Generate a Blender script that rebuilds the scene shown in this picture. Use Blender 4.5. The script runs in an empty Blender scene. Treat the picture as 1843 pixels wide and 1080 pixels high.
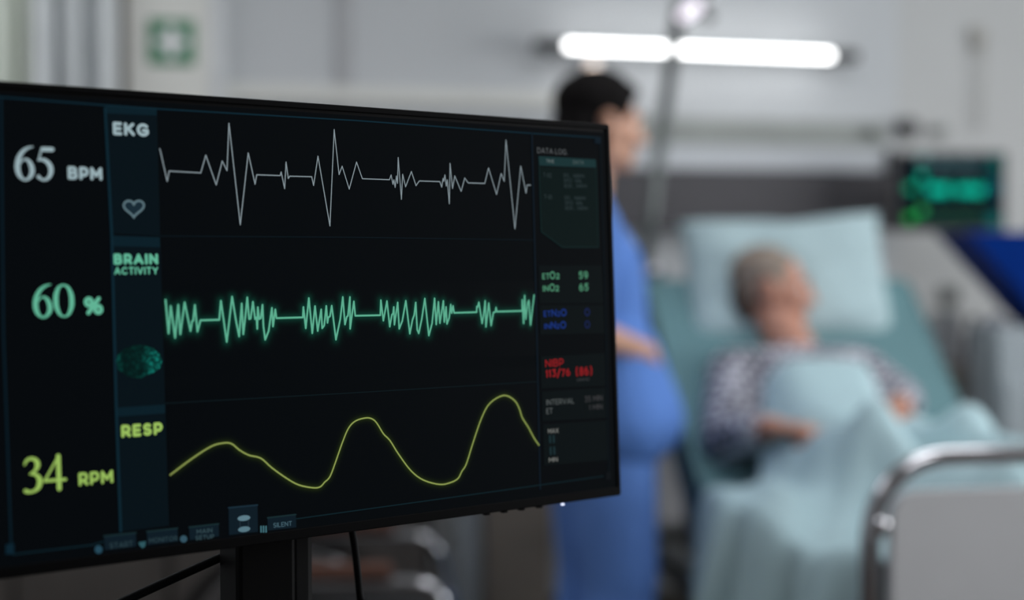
import bpy, bmesh, math, random
import numpy as np
from mathutils import Vector, Matrix, Quaternion

random.seed(7); np.random.seed(7)
SC = bpy.context.scene
COL = SC.collection

# ------------------------------------------------------------------ camera, world, exposure
FPX, IW, IH = 2560.0, 1843, 1080
PITCH = 0.033448
CAMZ = 1.27
cam_d = bpy.data.cameras.new('camera'); cam = bpy.data.objects.new('camera', cam_d); COL.objects.link(cam)
cam_d.sensor_fit = 'HORIZONTAL'; cam_d.sensor_width = 36.0; cam_d.lens = 36.0*FPX/IW
cam.location = (0, 0, CAMZ); cam.rotation_euler = (math.pi/2 - PITCH, 0, 0)
cam_d.clip_start = 0.05
cam_d.dof.use_dof = True
cam_d.dof.focus_distance = 1.085
cam_d.dof.aperture_fstop = 2.1
SC.camera = cam
SC.view_settings.view_transform = 'Standard'
SC.view_settings.look = 'None'
SC.view_settings.gamma = 1.0
SC.view_settings.use_curve_mapping = False
SC.view_settings.exposure = 0.0
wd = bpy.data.worlds.new('world'); SC.world = wd; wd.use_nodes = True
wd.node_tree.nodes['Background'].inputs[0].default_value = (0.86, 0.93, 1.0, 1)
wd.node_tree.nodes['Background'].inputs[1].default_value = 2.0
TUBE_STRENGTH = 6.3
CEILING_STRENGTH = 7.6
WINDOW_WATTS = 62.0

wl_d = bpy.data.lights.new('daylight', 'AREA'); wl_d.shape = 'RECTANGLE'; wl_d.size = 3.3; wl_d.size_y = 1.5
wl_d.energy = WINDOW_WATTS; wl_d.color = (1.0, 1.0, 1.0)
wl_o = bpy.data.objects.new('daylight', wl_d); COL.objects.link(wl_o)      # daylight standing in the window opening of the right wall
wl_o.location = (3.70, 2.45, 1.70); wl_o.rotation_euler = (math.pi/2, 0, math.pi/2)
cp, sp_ = math.cos(PITCH), math.sin(PITCH)
CAMP = Vector((0, 0, CAMZ))
def ray(px, py):
    a = (px-IW/2)/FPX; b = -(py-IH/2)/FPX
    return Vector((a, cp + b*sp_, -sp_ + b*cp))
def at(px, py, Y):                      # world point seen at a pixel, Y metres ahead
    r = ray(px, py); return CAMP + r*(Y/r.y)

# ------------------------------------------------------------------ materials
def lin(c):
    return tuple(((v/255.0)/12.92 if v/255.0 <= 0.04045 else ((v/255.0+0.055)/1.055)**2.4) for v in c)
MATS = {}
def mat(name, rgb, rough=0.5, metal=0.0, var=0.08, scale=12.0, bump=0.0, bscale=200.0, spec=0.5, sheen=0.0):
    if name in MATS: return MATS[name]
    m = bpy.data.materials.new(name); m.use_nodes = True; nt = m.node_tree
    b = nt.nodes['Principled BSDF']
    c = lin(rgb)
    tc = nt.nodes.new('ShaderNodeTexCoord')
    nz = nt.nodes.new('ShaderNodeTexNoise'); nz.inputs['Scale'].default_value = scale; nz.inputs['Detail'].default_value = 4
    nt.links.new(tc.outputs['Object'], nz.inputs['Vector'])
    rp = nt.nodes.new('ShaderNodeValToRGB')
    rp.color_ramp.elements[0].position = 0.3; rp.color_ramp.elements[1].position = 0.7
    rp.color_ramp.elements[0].color = tuple(max(0, v*(1-var)) for v in c)+(1,)
    rp.color_ramp.elements[1].color = tuple(min(1, v*(1+var)) for v in c)+(1,)
    nt.links.new(nz.outputs['Fac'], rp.inputs['Fac'])
    nt.links.new(rp.outputs['Color'], b.inputs['Base Color'])
    b.inputs['Roughness'].default_value = rough; b.inputs['Metallic'].default_value = metal
    b.inputs['Specular IOR Level'].default_value = spec
    if sheen: b.inputs['Sheen Weight'].default_value = sheen
    if bump:
        n2 = nt.nodes.new('ShaderNodeTexNoise'); n2.inputs['Scale'].default_value = bscale
        nt.links.new(tc.outputs['Object'], n2.inputs['Vector'])
        bp = nt.nodes.new('ShaderNodeBump'); bp.inputs['Strength'].default_value = bump; bp.inputs['Distance'].default_value = 0.002
        nt.links.new(n2.outputs['Fac'], bp.inputs['Height']); nt.links.new(bp.outputs['Normal'], b.inputs['Normal'])
    MATS[name] = m; return m
def emit(name, rgb, strength=1.0, base=(1, 1, 1), rough=0.6):
    """something that gives off light: a lit screen pixel, a lamp"""
    if name in MATS: return MATS[name]
    m = bpy.data.materials.new(name); m.use_nodes = True; nt = m.node_tree
    b = nt.nodes['Principled BSDF']
    b.inputs['Base Color'].default_value = lin(base)+(1,)
    b.inputs['Roughness'].default_value = rough; b.inputs['Specular IOR Level'].default_value = 0.03
    b.inputs['Emission Color'].default_value = lin(rgb)+(1,); b.inputs['Emission Strength'].default_value = strength
    MATS[name] = m; return m
def check_mat(name, c0, c1, scale, rough=0.85):
    m = bpy.data.materials.new(name); m.use_nodes = True; nt = m.node_tree
    b = nt.nodes['Principled BSDF']; b.inputs['Roughness'].default_value = rough
    tc = nt.nodes.new('ShaderNodeTexCoord'); ck = nt.nodes.new('ShaderNodeTexChecker')
    mp = nt.nodes.new('ShaderNodeMapping'); mp.inputs['Rotation'].default_value = (0.1, 0.75, 0.35)
    nt.links.new(tc.outputs['Object'], mp.inputs['Vector']); nt.links.new(mp.outputs['Vector'], ck.inputs['Vector'])
    ck.inputs['Scale'].default_value = scale
    ck.inputs['Color1'].default_value = lin(c0)+(1,); ck.inputs['Color2'].default_value = lin(c1)+(1,)
    nt.links.new(ck.outputs['Color'], b.inputs['Base Color'])
    MATS[name] = m; return m

M_wall   = mat('wall_paint', (200, 203, 205), 0.8, var=0.02, scale=3)
M_wall_r = mat('wall_paint_warm', (197, 198, 197), 0.8, var=0.02, scale=3)
M_pillar = mat('pillar_paint', (224, 224, 218), 0.8, var=0.02, scale=3)
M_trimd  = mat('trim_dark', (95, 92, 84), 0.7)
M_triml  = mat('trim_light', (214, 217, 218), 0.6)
M_seam   = mat('trim_seam', (180, 181, 183), 0.7)
M_floor  = mat('vinyl_floor', (84, 70, 62), 0.45, var=0.1, scale=20, bump=0.1)
M_ceil   = mat('ceiling_paint', (215, 216, 216), 0.9, var=0.02)
M_black  = mat('black_plastic', (6, 6, 7), 0.5, var=0.1, scale=60, spec=0.12)
M_bezel  = mat('bezel_black', (2, 2, 3), 0.6, var=0.1, scale=60, spec=0.08)
M_standg = mat('stand_grey', (22, 22, 23), 0.5, spec=0.2)
M_cable  = mat('cable_black', (7, 7, 8), 0.55, spec=0.15)
M_chrome = mat('chrome', (205, 205, 208), 0.12, 1.0, var=0.02)
M_steel  = mat('brushed_steel', (105, 110, 109), 0.4, 0.85, var=0.06)
M_dsteel = mat('dark_metal', (48, 48, 50), 0.4, 0.4)
M_white  = mat('white_plastic', (168, 176, 181), 0.45, var=0.02)
M_panelg = mat('footboard_laminate', (218, 219, 221), 0.5, var=0.02)
M_darkp  = mat('charcoal_panel', (76, 74, 78), 0.6, var=0.04)
M_railg  = mat('rail_grey_green', (152, 156, 152), 0.6)
M_strip  = mat('aluminium_strip', (205, 209, 213), 0.55, 0.0, var=0.03)
M_teal   = mat('teal_sheet', (98, 134, 139), 0.9, var=0.06, scale=6, bump=0.3, bscale=60)
M_blank  = mat('teal_blanket', (176, 203, 208), 0.95, var=0.07, scale=5, bump=0.4, bscale=50)
M_pillow = mat('pillow_cotton', (170, 192, 196), 0.95, var=0.04, scale=5, bump=0.3, bscale=50)
M_skin   = mat('skin_light', (200, 150, 124), 0.5, var=0.06, scale=20, bump=0.1)
M_skin2  = mat('skin_aged', (190, 136, 114), 0.55, var=0.1, scale=25, bump=0.15)
M_hairb  = mat('hair_black', (14, 11, 11), 0.85, var=0.3, scale=90, bump=0.4, bscale=150, spec=0.15)
M_hairg  = mat('hair_grey', (138, 124, 112), 0.7, var=0.25, scale=60, bump=0.5, bscale=150)
M_haird  = mat('hair_brown', (66, 50, 42), 0.7, var=0.25, scale=60)
M_scrub  = mat('scrub_blue', (86, 127, 198), 0.9, var=0.07, scale=8, bump=0.3, bscale=60)
M_scrubd = mat('scrub_trousers', (108, 152, 230), 0.9, var=0.08, scale=8, bump=0.3, bscale=60)
M_gown   = check_mat('gown_check', (205, 205, 214), (22, 24, 46), 42.0)
M_eye    = mat('eye_white', (225, 222, 218), 0.3, var=0.01)
M_iris   = mat('iris_brown', (45, 30, 22), 0.3)
M_lip    = mat('lip', (170, 100, 92), 0.5)
M_shoe   = mat('shoe_white', (190, 190, 190), 0.6)
M_dcab   = mat('shade_brown', (92, 87, 83), 0.7, var=0.1, scale=8)
M_dcab2  = mat('shade_and_plinth_brown', (40, 38, 36), 0.8)
M_taupe  = mat('taupe_laminate', (142, 134, 125), 0.6, var=0.06)
M_taupe2 = mat('bedside_laminate', (142, 134, 126), 0.6, var=0.06)
M_navy   = mat('shadow_navy', (26, 30, 62), 0.9)
M_blue   = mat('blue_plastic', (0, 42, 118), 0.6, var=0.05, spec=0.05)
M_lblue  = mat('light_blue_card', (96, 128, 205), 0.7)
M_purple = mat('purple_plastic', (58, 26, 62), 0.4)
M_leath  = mat('black_leatherette', (18, 18, 20), 0.5, bump=0.2)
M_brown  = mat('brown_leatherette', (86, 50, 34), 0.5, bump=0.2)
M_rubber = mat('rubber', (14, 14, 15), 0.8)
M_green  = mat('sign_green', (0, 120, 72), 0.6)
M_hook   = mat('hook_beige', (186, 184, 178), 0.7)
M_signw  = mat('sign_white', (225, 226, 226), 0.6)
M_tube   = emit('tube_light', (255, 255, 255), TUBE_STRENGTH, (240, 240, 240))
M_spot   = emit('warm_spot', (255, 226, 205), 2.2, (240, 240, 240))
M_diff   = emit('ceiling_diffuser', (248, 250, 255), CEILING_STRENGTH, (240, 240, 240))
M_diffx  = emit('added_fill_diffuser', (248, 250, 255), CEILING_STRENGTH*0.25, (240, 240, 240))
M_diffl  = emit('ceiling_diffuser_dimmed', (248, 250, 255), CEILING_STRENGTH*0.75, (240, 240, 240))
M_led    = emit('power_led', (220, 228, 255), 1.5, (200, 200, 200))

# ------------------------------------------------------------------ object helpers
ROOTM = {}
def thing(name, label, cat, loc, rotz=0.0, group=None):
    o = bpy.data.objects.new(name, None); COL.objects.link(o)
    o.location = loc; o.rotation_euler = (0, 0, rotz); o.empty_display_size = 0.1
    o['label'] = label; o['category'] = cat
    if group: o['group'] = group
    ROOTM[o.name] = (Matrix.Translation(Vector(loc)) @ Matrix.Rotation(rotz, 4, 'Z')).inverted()
    return o
def rootm(o):
    while o.parent: o = o.parent
    return ROOTM[o.name]
class MB:
    """collects closed pieces in world coordinates into one mesh"""
    def __init__(s): s.bm = bmesh.new()
    def box(s, c, size, R=None, bevel=0.0, seg=2):
        t = bmesh.new(); bmesh.ops.create_cube(t, size=1.0)
        for v in t.verts: v.co = Vector((v.co.x*size[0], v.co.y*size[1], v.co.z*size[2]))
        if bevel > 0: bmesh.ops.bevel(t, geom=t.edges[:], offset=bevel, segments=seg, affect='EDGES', profile=0.5)
        for v in t.verts:
            v.co = (R @ v.co if R is not None else v.co) + Vector(c)
        s._merge(t); return s
    def _merge(s, t):
        me = bpy.data.meshes.new('tmp'); t.to_mesh(me); t.free(); s.bm.from_mesh(me); bpy.data.meshes.remove(me)
    def tube(s, pts, r, n=12, close=False, cap=True):
        pts = [Vector(p) for p in pts]; N = len(pts)
        rs = r if isinstance(r, (list, tuple)) else [r]*N
        rings = []; up = None
        for i, p in enumerate(pts):
            if close: d = (pts[(i+1) % N]-pts[i-1])
            else: d = pts[min(i+1, N-1)]-pts[max(i-1, 0)]
            d.normalize()
            if up is None:
                up = Vector((0, 0, 1)) if abs(d.z) < 0.9 else Vector((1, 0, 0))
            a = (up - d*up.dot(d)).normalized(); b = d.cross(a); up = a
            rings.append([s.bm.verts.new(p + (a*math.cos(2*math.pi*k/n)+b*math.sin(2*math.pi*k/n))*rs[i]) for k in range(n)])
        for i in range(N if close else N-1):
            A, B = rings[i], rings[(i+1) % N]
            for k in range(n):
                try: s.bm.faces.new((A[k], A[(k+1) % n], B[(k+1) % n], B[k]))
                except ValueError: pass
        if cap and not close:
            s.bm.faces.new(rings[0][::-1]); s.bm.faces.new(rings[-1])
        return s
    def cyl(s, p0, p1, r, n=20): return s.tube([p0, p1], r, n)
    def ball(s, c, r, R=None, u=16, v=10):
        t = bmesh.new(); bmesh.ops.create_uvsphere(t, u_segments=u, v_segments=v, radius=1.0)
        rr = r if isinstance(r, (list, tuple)) else (r, r, r)
        for q in t.verts:
            w = Vector((q.co.x*rr[0], q.co.y*rr[1], q.co.z*rr[2])); q.co = (R @ w if R is not None else w) + Vector(c)
        s._merge(t); return s
    def cone(s, p0, r0, p1, r1, n=14):
        """limb segment: round at both ends, tapering"""
        p0, p1 = Vector(p0), Vector(p1)
        s.ball(p0, r0, u=n, v=8); s.ball(p1, r1, u=n, v=8)
        if (p1-p0).length > 1e-4: s.tube([p0, p1], [r0, r1], n)
        return s
    def poly(s, pts, depth=None):
        """prism: outline pts (Vectors), extruded by depth vector"""
        a = [s.bm.verts.new(Vector(p)) for p in pts]
        if depth is None: s.bm.faces.new(a); return s
        b = [s.bm.verts.new(Vector(p)+Vector(depth)) for p in pts]
        s.bm.faces.new(a); s.bm.faces.new(b[::-1]); n = len(a)
        for i in range(n): s.bm.faces.new((a[i], b[i], b[(i+1) % n], a[(i+1) % n]))
        return s
    def grid(s, P):
        """P[i][j] world points"""
        V = [[s.bm.verts.new(Vector(p)) for p in row] for row in P]
        for i in range(len(V)-1):
            for j in range(len(V[0])-1):
                s.bm.faces.new((V[i][j], V[i+1][j], V[i+1][j+1], V[i][j+1]))
        return s
    def build(s, name, m, parent=None, smooth=False, normals=True):
        if normals: bmesh.ops.recalc_face_normals(s.bm, faces=s.bm.faces[:])
        if parent is not None: s.bm.transform(rootm(parent))
        me = bpy.data.meshes.new(name); s.bm.to_mesh(me); s.bm.free()
        if smooth:
            for p in me.polygons: p.use_smooth = True
        me.materials.append(m)
        o = bpy.data.objects.new(name, me); COL.objects.link(o)
        if parent is not None: o.parent = parent
        return o
def fuse(mb, name, m, parent, voxel=0.008, smooth=6, decimate=None):
    """weld overlapping pieces into one continuous skin"""
    o = mb.build(name, m, parent)
    md = o.modifiers.new('r', 'REMESH'); md.mode = 'VOXEL'; md.voxel_size = voxel; md.use_smooth_shade = True
    if smooth:
        ms = o.modifiers.new('s', 'SMOOTH'); ms.iterations = smooth; ms.factor = 0.5
    if decimate:
        dm = o.modifiers.new('d', 'DECIMATE'); dm.ratio = decimate
    dg = bpy.context.evaluated_depsgraph_get(); dg.update()
    me = bpy.data.meshes.new_from_object(o.evaluated_get(dg))
    o.modifiers.clear(); old = o.data; o.data = me; bpy.data.meshes.remove(old); me.name = name
    for p in me.polygons: p.use_smooth = True
    return o
def tag(o, label, cat, group=None):
    o['label'] = label; o['category'] = cat
    if group: o['group'] = group
    return o
def struct(o): o['kind'] = 'structure'; return o
def copy_part(o, parent, loc=(0, 0, 0)):
    c = o.copy(); COL.objects.link(c); c.parent = parent; c.location = Vector(loc); return c
def spline(pts, n=8):
    """Catmull-Rom through tuples of any dimension"""
    P = [np.array(p, float) for p in pts]; out = []
    for i in range(len(P)-1):
        p0, p1, p2, p3 = P[max(i-1, 0)], P[i], P[i+1], P[min(i+2, len(P)-1)]
        for k in range(n):
            t = k/n
            out.append(0.5*((2*p1)+(-p0+p2)*t+(2*p0-5*p1+4*p2-p3)*t*t+(-p0+3*p1-3*p2+p3)*t**3))
    out.append(P[-1]); return out
def Rz(a): return Matrix.Rotation(a, 3, 'Z')

# ------------------------------------------------------------------ room shell
WA = math.radians(13)
WD = Vector((math.cos(WA), math.sin(WA), 0)); WN = Vector((math.sin(WA), -math.cos(WA), 0))   # along the wall, out of the wall
W0 = Vector((0.65, 4.85, 0)); RW = Rz(WA)
def wall(t, out, z): return W0 + WD*t + WN*out + Vector((0, 0, z))
def wt(px, out=0.0):                       # wall coordinate under a pixel column
    a = (px-IW/2)/FPX/cp; p = W0+WN*out
    return (a*p.y - p.x)/(WD.x - a*WD.y)
def wz(px, py, out=0.0):                   # height on the wall at a pixel
    Y = (W0+WN*out+WD*wt(px, out)).y; return at(px, py, Y).z
CEIL = 2.8
struct(MB().box((0.2, 1.6, -0.05), (8.5, 9.6, 0.1)).build('floor', M_floor))
struct(MB().box((0.2, 1.6, CEIL+0.05), (8.5, 9.6, 0.1)).build('ceiling', M_ceil))
struct(MB().box(wall((wt(1612)-4.5)/2, -0.06, CEIL/2), (wt(1612)+4.5, 0.12, CEIL), RW).build('wall_back', M_wall))
struct(MB().box(wall((wt(1612)+4.5)/2, -0.06, CEIL/2), (4.5-wt(1612), 0.12, CEIL), RW).build('wall_back_right', M_wall_r))
struct(MB().box((-3.0, 1.3, CEIL/2), (0.12, 7.5, CEIL)).build('wall_left', M_wall))
wr_m = MB()
wr_m.box((3.6, -0.8, CEIL/2), (0.12, 3.2, CEIL)); wr_m.box((3.6, 4.95, CEIL/2), (0.12, 1.7, CEIL))
wr_m.box((3.6, 2.45, 0.475), (0.12, 3.3, 0.95)); wr_m.box((3.6, 2.45, (2.45+CEIL)/2), (0.12, 3.3, CEIL-2.45)); struct(wr_m.build('wall_right', M_wall))
wf_m = MB()
for y in (0.83, 1.9, 3.0, 4.07): wf_m.box((3.6, y, 1.70), (0.06, 0.05, 1.5))
for z in (0.975, 2.425): wf_m.box((3.6, 2.45, z), (0.06, 3.3, 0.05))
struct(wf_m.build('window_1', M_white))
struct(MB().box((0.3, -2.4, CEIL/2), (6.8, 0.12, CEIL)).build('wall_front', M_wall))
# pillar with the first-aid sign, and its edge strips
pa, pb = wt(232, .1), wt(382, .1)
struct(MB().box(wall((pa+pb)/2, 0.05, CEIL/2), (pb-pa, 0.1, CEIL), RW, 0.004).build('wall_pillar', M_pillar))
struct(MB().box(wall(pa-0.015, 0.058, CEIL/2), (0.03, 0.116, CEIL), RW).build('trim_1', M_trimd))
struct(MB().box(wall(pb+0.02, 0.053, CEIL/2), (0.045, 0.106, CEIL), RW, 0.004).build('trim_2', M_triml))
t6 = wt(622)
struct(MB().box(wall(t6, 0.006, CEIL/2), (0.05, 0.012, CEIL), RW).build('trim_3', M_seam))
tb = wt(960)
zr = wz(800, 165)
struct(MB().box(wall((wt(390)+wt(1105))/2, 0.012, zr-0.02), (wt(1105)-wt(390), 0.024, 0.05), RW, 0.004).build('trim_4', M_pillar))
struct(MB().box(wall(0, 0.008, 0.06), (8.6, 0.016, 0.12), RW).build('baseboard_back', M_trimd))

# ------------------------------------------------------------------ ceiling luminaires and added panels (above the frame)
def ceiling_light(x, y, lab, m, sx=1.2, sy=0.6):
    t = thing('ceiling_light', lab, 'light', (x, y, CEIL), 0, 'recessed and added ceiling panels')
    MB().box((x, y, CEIL-0.02), (sx, sy, 0.04), None, 0.004).build('frame', M_white, t)
    MB().box((x, y, CEIL-0.043), (sx-0.06, sy-0.06, 0.006)).build('diffuser', m, t)
ceiling_light(1.0, 2.9, 'white ceiling light panel above the hospital bed', M_diff)
ceiling_light(-1.4, 3.2, 'white ceiling light panel in front of the curtain', M_diffl)
ceiling_light(1.0, 0.9, 'added white ceiling light panel on the camera side, brightening the footboard', M_diff)  # unseen panel, added so the footboard gets light from the camera side
ceiling_light(-1.4, 0.9, 'added white fill light panel in the ceiling above the large monitor', M_diffx)  # unseen panel, added near the camera for more overall light

# ------------------------------------------------------------------ foreground patient monitor
YAW, TILT = 0.64484, 0.05116
DW, DH = 0.556, 0.325
TR = Vector((0.08553, 1.24505, CAMZ+0.11253))
U = Vector((math.cos(YAW), math.sin(YAW), 0))
NV = Vector((math.sin(YAW), -math.cos(YAW), 0))                 # towards the viewer, before tilt
UP = (Vector((0, 0, math.cos(TILT))) - NV*math.sin(TILT)).normalized()
NI = UP.cross(U).normalized()                                    # into the display
if NI.dot(NV) > 0: NI = -NI
def disp(a, b, c=0.0): return TR + U*a + UP*b + NI*c
RD = Matrix((U, NI, UP)).transposed()
def scr(px, py):
    """display coordinates (a, b) under a pixel: the ray meets the display's own plane"""
    r = ray(px, py); t = (TR-CAMP).dot(NI)/r.dot(NI); p = CAMP + r*t - TR
    return p.dot(U), p.dot(UP)
stand_c = disp(*scr(470, 960), 0.075)
CARTZ = 0.90
mon = thing('patient_monitor', 'large black patient monitor showing EKG, brain activity and RESP traces', 'monitor', (stand_c.x, stand_c.y, CARTZ), YAW)
MB().box(disp(-DW/2, -DH/2, 0.0135), (DW, 0.025, DH), RD, 0.0045, 3).build('housing', M_black, mon)
MB().box(disp(-DW/2, -DH/2-0.01, 0.042), (DW*0.62, 0.04, DH*0.62), RD, 0.012, 3).build('back_cover', M_black, mon)
# bezel ring, just proud of the glass
bz = MB(); b0, bs, bb = 0.0065, 0.006, 0.0095
bz.box(disp(-DW/2, -b0/2, 0.0005), (DW-.004, 0.002, b0-.002), RD, 0.0006)
bz.box(disp(-DW/2, -DH+bb/2, 0.0005), (DW-.004, 0.002, bb-.002), RD, 0.0006)
bz.box(disp(-bs/2, -DH/2, 0.0005), (bs-.002, 0.002, DH-.004), RD, 0.0006)
bz.box(disp(-DW+bs/2, -DH/2, 0.0005), (bs-.002, 0.002, DH-.004), RD, 0.0006)
bz.build('bezel', M_bezel, mon)
E_base = emit('screen_black', (4, 7, 10))
screen = MB().box(disp(-DW/2, -DH/2, 0.0006), (DW-2*bs, 0.0010, DH-b0-bb), RD).build('screen', E_base, mon)
def layer(k): return 0.0001 - 0.00006*k - 0.0001
def px_poly(name, rgb, pts, k=1, s=1.0):
    m = emit('px_%d_%d_%d_%d' % (*rgb, int(s*10)), rgb, s)
    mb = MB(); mb.poly([disp(*scr(*p), layer(k)) for p in pts]); return mb.build(name, m, screen, normals=False)
def stroke(mb, pts, k, flat=True):
    """pts: (a, b, width) in display metres -> flat ribbon with round joints"""
    bm = mb.bm
    for i in range(len(pts)-1):
        a0, b0_, w0 = pts[i]; a1, b1, w1 = pts[i+1]
        dx, dy = a1-a0, b1-b0_; L = math.hypot(dx, dy)
        if L < 1e-7: continue
        nx, ny = -dy/L, dx/L; z = layer(k) - (i % 7)*2e-6
        q = [(a0+nx*w0/2, b0_+ny*w0/2), (a0-nx*w0/2, b0_-ny*w0/2), (a1-nx*w1/2, b1-ny*w1/2), (a1+nx*w1/2, b1+ny*w1/2)]
        bm.faces.new([bm.verts.new(disp(x, y, z)) for x, y in q])
    for i, (a0, b0_, w0) in enumerate(pts):
        z = layer(k) - 1.6e-5 - (i % 5)*2e-6
        bm.faces.new([bm.verts.new(disp(a0+math.cos(t*math.pi/5)*w0/2, b0_+math.sin(t*math.pi/5)*w0/2, z)) for t in range(10)])
def px_stroke(name, rgb, pts, w, k=3, smooth=0, s=1.0):
    P = [scr(*p) for p in pts]
    if smooth: P = [tuple(v) for v in spline(P, smooth)]
    mb = MB(); stroke(mb, [(a, b, w) for a, b in P], k)
    return mb.build(name, emit('px_%d_%d_%d_%d' % (*rgb, int(s*10)), rgb, s), screen, normals=False), P
def glow_field(name, P, rgb, region, sigma, amp):
    """halo the screen itself shows around a trace"""
    A = [scr(*p) for p in region]
    a0, a1 = min(p[0] for p in A), max(p[0] for p in A); b0_, b1 = min(p[1] for p in A), max(p[1] for p in A)
    nx, ny = 330, 60
    ga, gb = np.meshgrid(np.linspace(a0, a1, nx), np.linspace(b0_, b1, ny), indexing='ij')
    D = np.full(ga.shape, 9.0)
    for (x0, y0), (x1, y1) in zip(P[:-1], P[1:]):
        dx, dy = x1-x0, y1-y0; L2 = dx*dx+dy*dy+1e-12
        t = np.clip(((ga-x0)*dx+(gb-y0)*dy)/L2, 0, 1)
        D = np.minimum(D, np.hypot(ga-x0-t*dx, gb-y0-t*dy))
    g = np.exp(-(D/sigma)**1.2)*amp
    edge = np.minimum(np.minimum(ga-a0, a1-ga), np.minimum(gb-b0_, b1-gb))
    g *= np.clip(edge/0.006, 0, 1)
    verts = [disp(x, y, layer(1)) for x, y in zip(ga.ravel(), gb.ravel())]
    faces = [(i*ny+j, (i+1)*ny+j, (i+1)*ny+j+1, i*ny+j+1) for i in range(nx-1) for j in range(ny-1)]
    me = bpy.data.meshes.new(name); R = rootm(mon); me.from_pydata([R @ v for v in verts], [], faces)
    base = np.array(lin((4, 7, 10))); c = np.array(lin(rgb))
    col = np.ones((nx*ny, 4), np.float32); col[:, :3] = base + g.reshape(-1, 1)*c
    at_ = me.attributes.new('glow', 'FLOAT_COLOR', 'POINT'); at_.data.foreach_set('color', col.ravel())
    m = bpy.data.materials.new(name); m.use_nodes = True; nt = m.node_tree
    b = nt.nodes['Principled BSDF']; b.inputs['Base Color'].default_value = lin((1, 1, 1))+(1,); b.inputs['Specular IOR Level'].default_value = 0.03
    an = nt.nodes.new('ShaderNodeAttribute'); an.attribute_name = 'glow'
    nt.links.new(an.outputs['Color'], b.inputs['Emission Color']); b.inputs['Emission Strength'].default_value = 1
    me.materials.append(m); o = bpy.data.objects.new(name, me); COL.objects.link(o); o.parent = screen
    return o
# --- panel layout drawn on the screen
C_STRIP, C_HEAD, C_LINE = (6, 17, 23), (9, 30, 39), (12, 37, 48)
px_poly('heading_panel', C_STRIP, [(192, 190), (282, 195), (288, 425), (200, 420)], 2)
px_poly('heading_panel', C_STRIP, [(200, 424), (288, 427), (297, 728), (209, 734)], 2)
px_poly('heading_panel', C_STRIP, [(209, 734), (297, 728), (304, 946), (217, 957)], 2)
px_poly('heading_band', C_HEAD, [(190, 189), (282, 194), (282, 208), (191, 204)], 3)
px_poly('heading_band', C_HEAD, [(199, 424), (287, 427), (288, 445), (200, 443)], 3)
px_poly('heading_band', C_HEAD, [(209, 734), (297, 728), (297, 744), (209, 750)], 3)
px_stroke('frame_line', C_LINE, [(189, 195), (201, 424), (209, 734), (217, 956)], 0.0019, 4)
px_stroke('frame_line', C_LINE, [(-12, 174), (183, 189), (282, 196), (640, 217), (955, 240), (1080, 248)], 0.0011, 4)
px_stroke('frame_line', (9, 28, 38), [(2, 178), (6, 600), (20, 985)], 0.0014, 4)
px_stroke('frame_line', (11, 32, 40), [(22, 998), (165, 981), (185, 975)], 0.0010, 4)
px_stroke('frame_line', (12, 32, 38), [(532, 934), (640, 919), (872, 887), (1086, 857)], 0.0009, 4)
px_stroke('frame_line', (10, 22, 32), [(957, 240), (965, 560), (972, 880)], 0.0016, 4)
px_stroke('frame_line', (9, 20, 26), [(288, 425), (620, 427), (960, 432)], 0.0008, 4)
px_stroke('frame_line', (10, 22, 26), [(297, 726), (620, 708), (968, 687)], 0.0008, 4)
px_stroke('frame_line', (8, 18, 24), [(1080, 248), (1090, 560), (1096, 858)], 0.0012, 4)
px_poly('corner_block', (11, 34, 46), [(10, 980), (25, 978), (25, 996), (10, 998)], 5)
px_poly('corner_block', (10, 24, 34), [(1070, 247), (1081, 248), (1081, 259), (1070, 258)], 5)
px_poly('corner_block', (11, 15, 19), [(1090, 850), (1099, 849), (1099, 863), (1090, 864)], 5)
px_poly('log_panel', (8, 21, 21), [(970, 300), (1073, 304), (1077, 445), (1012, 445), (974, 417)], 2)
px_stroke('log_outline', (18, 40, 40), [(1073, 304), (1077, 445), (1012, 445), (974, 417), (970, 300)], 0.0007, 3)
px_poly('log_header', (22, 48, 50), [(969, 281), (1072, 287), (1073, 302), (970, 298)], 3)
for q in ([(969, 478), (1082, 478), (1086, 545), (971, 546)], [(971, 549), (1086, 549), (1088, 600), (972, 602)],
          [(973, 642), (1088, 636), (1090, 694), (974, 699)], [(975, 705), (1090, 698), (1092, 752), (976, 758)], [(977, 764), (1092, 757), (1094, 828), (979, 838)]):
    px_poly('value_panel', (8, 15, 17), q, 2)
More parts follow.
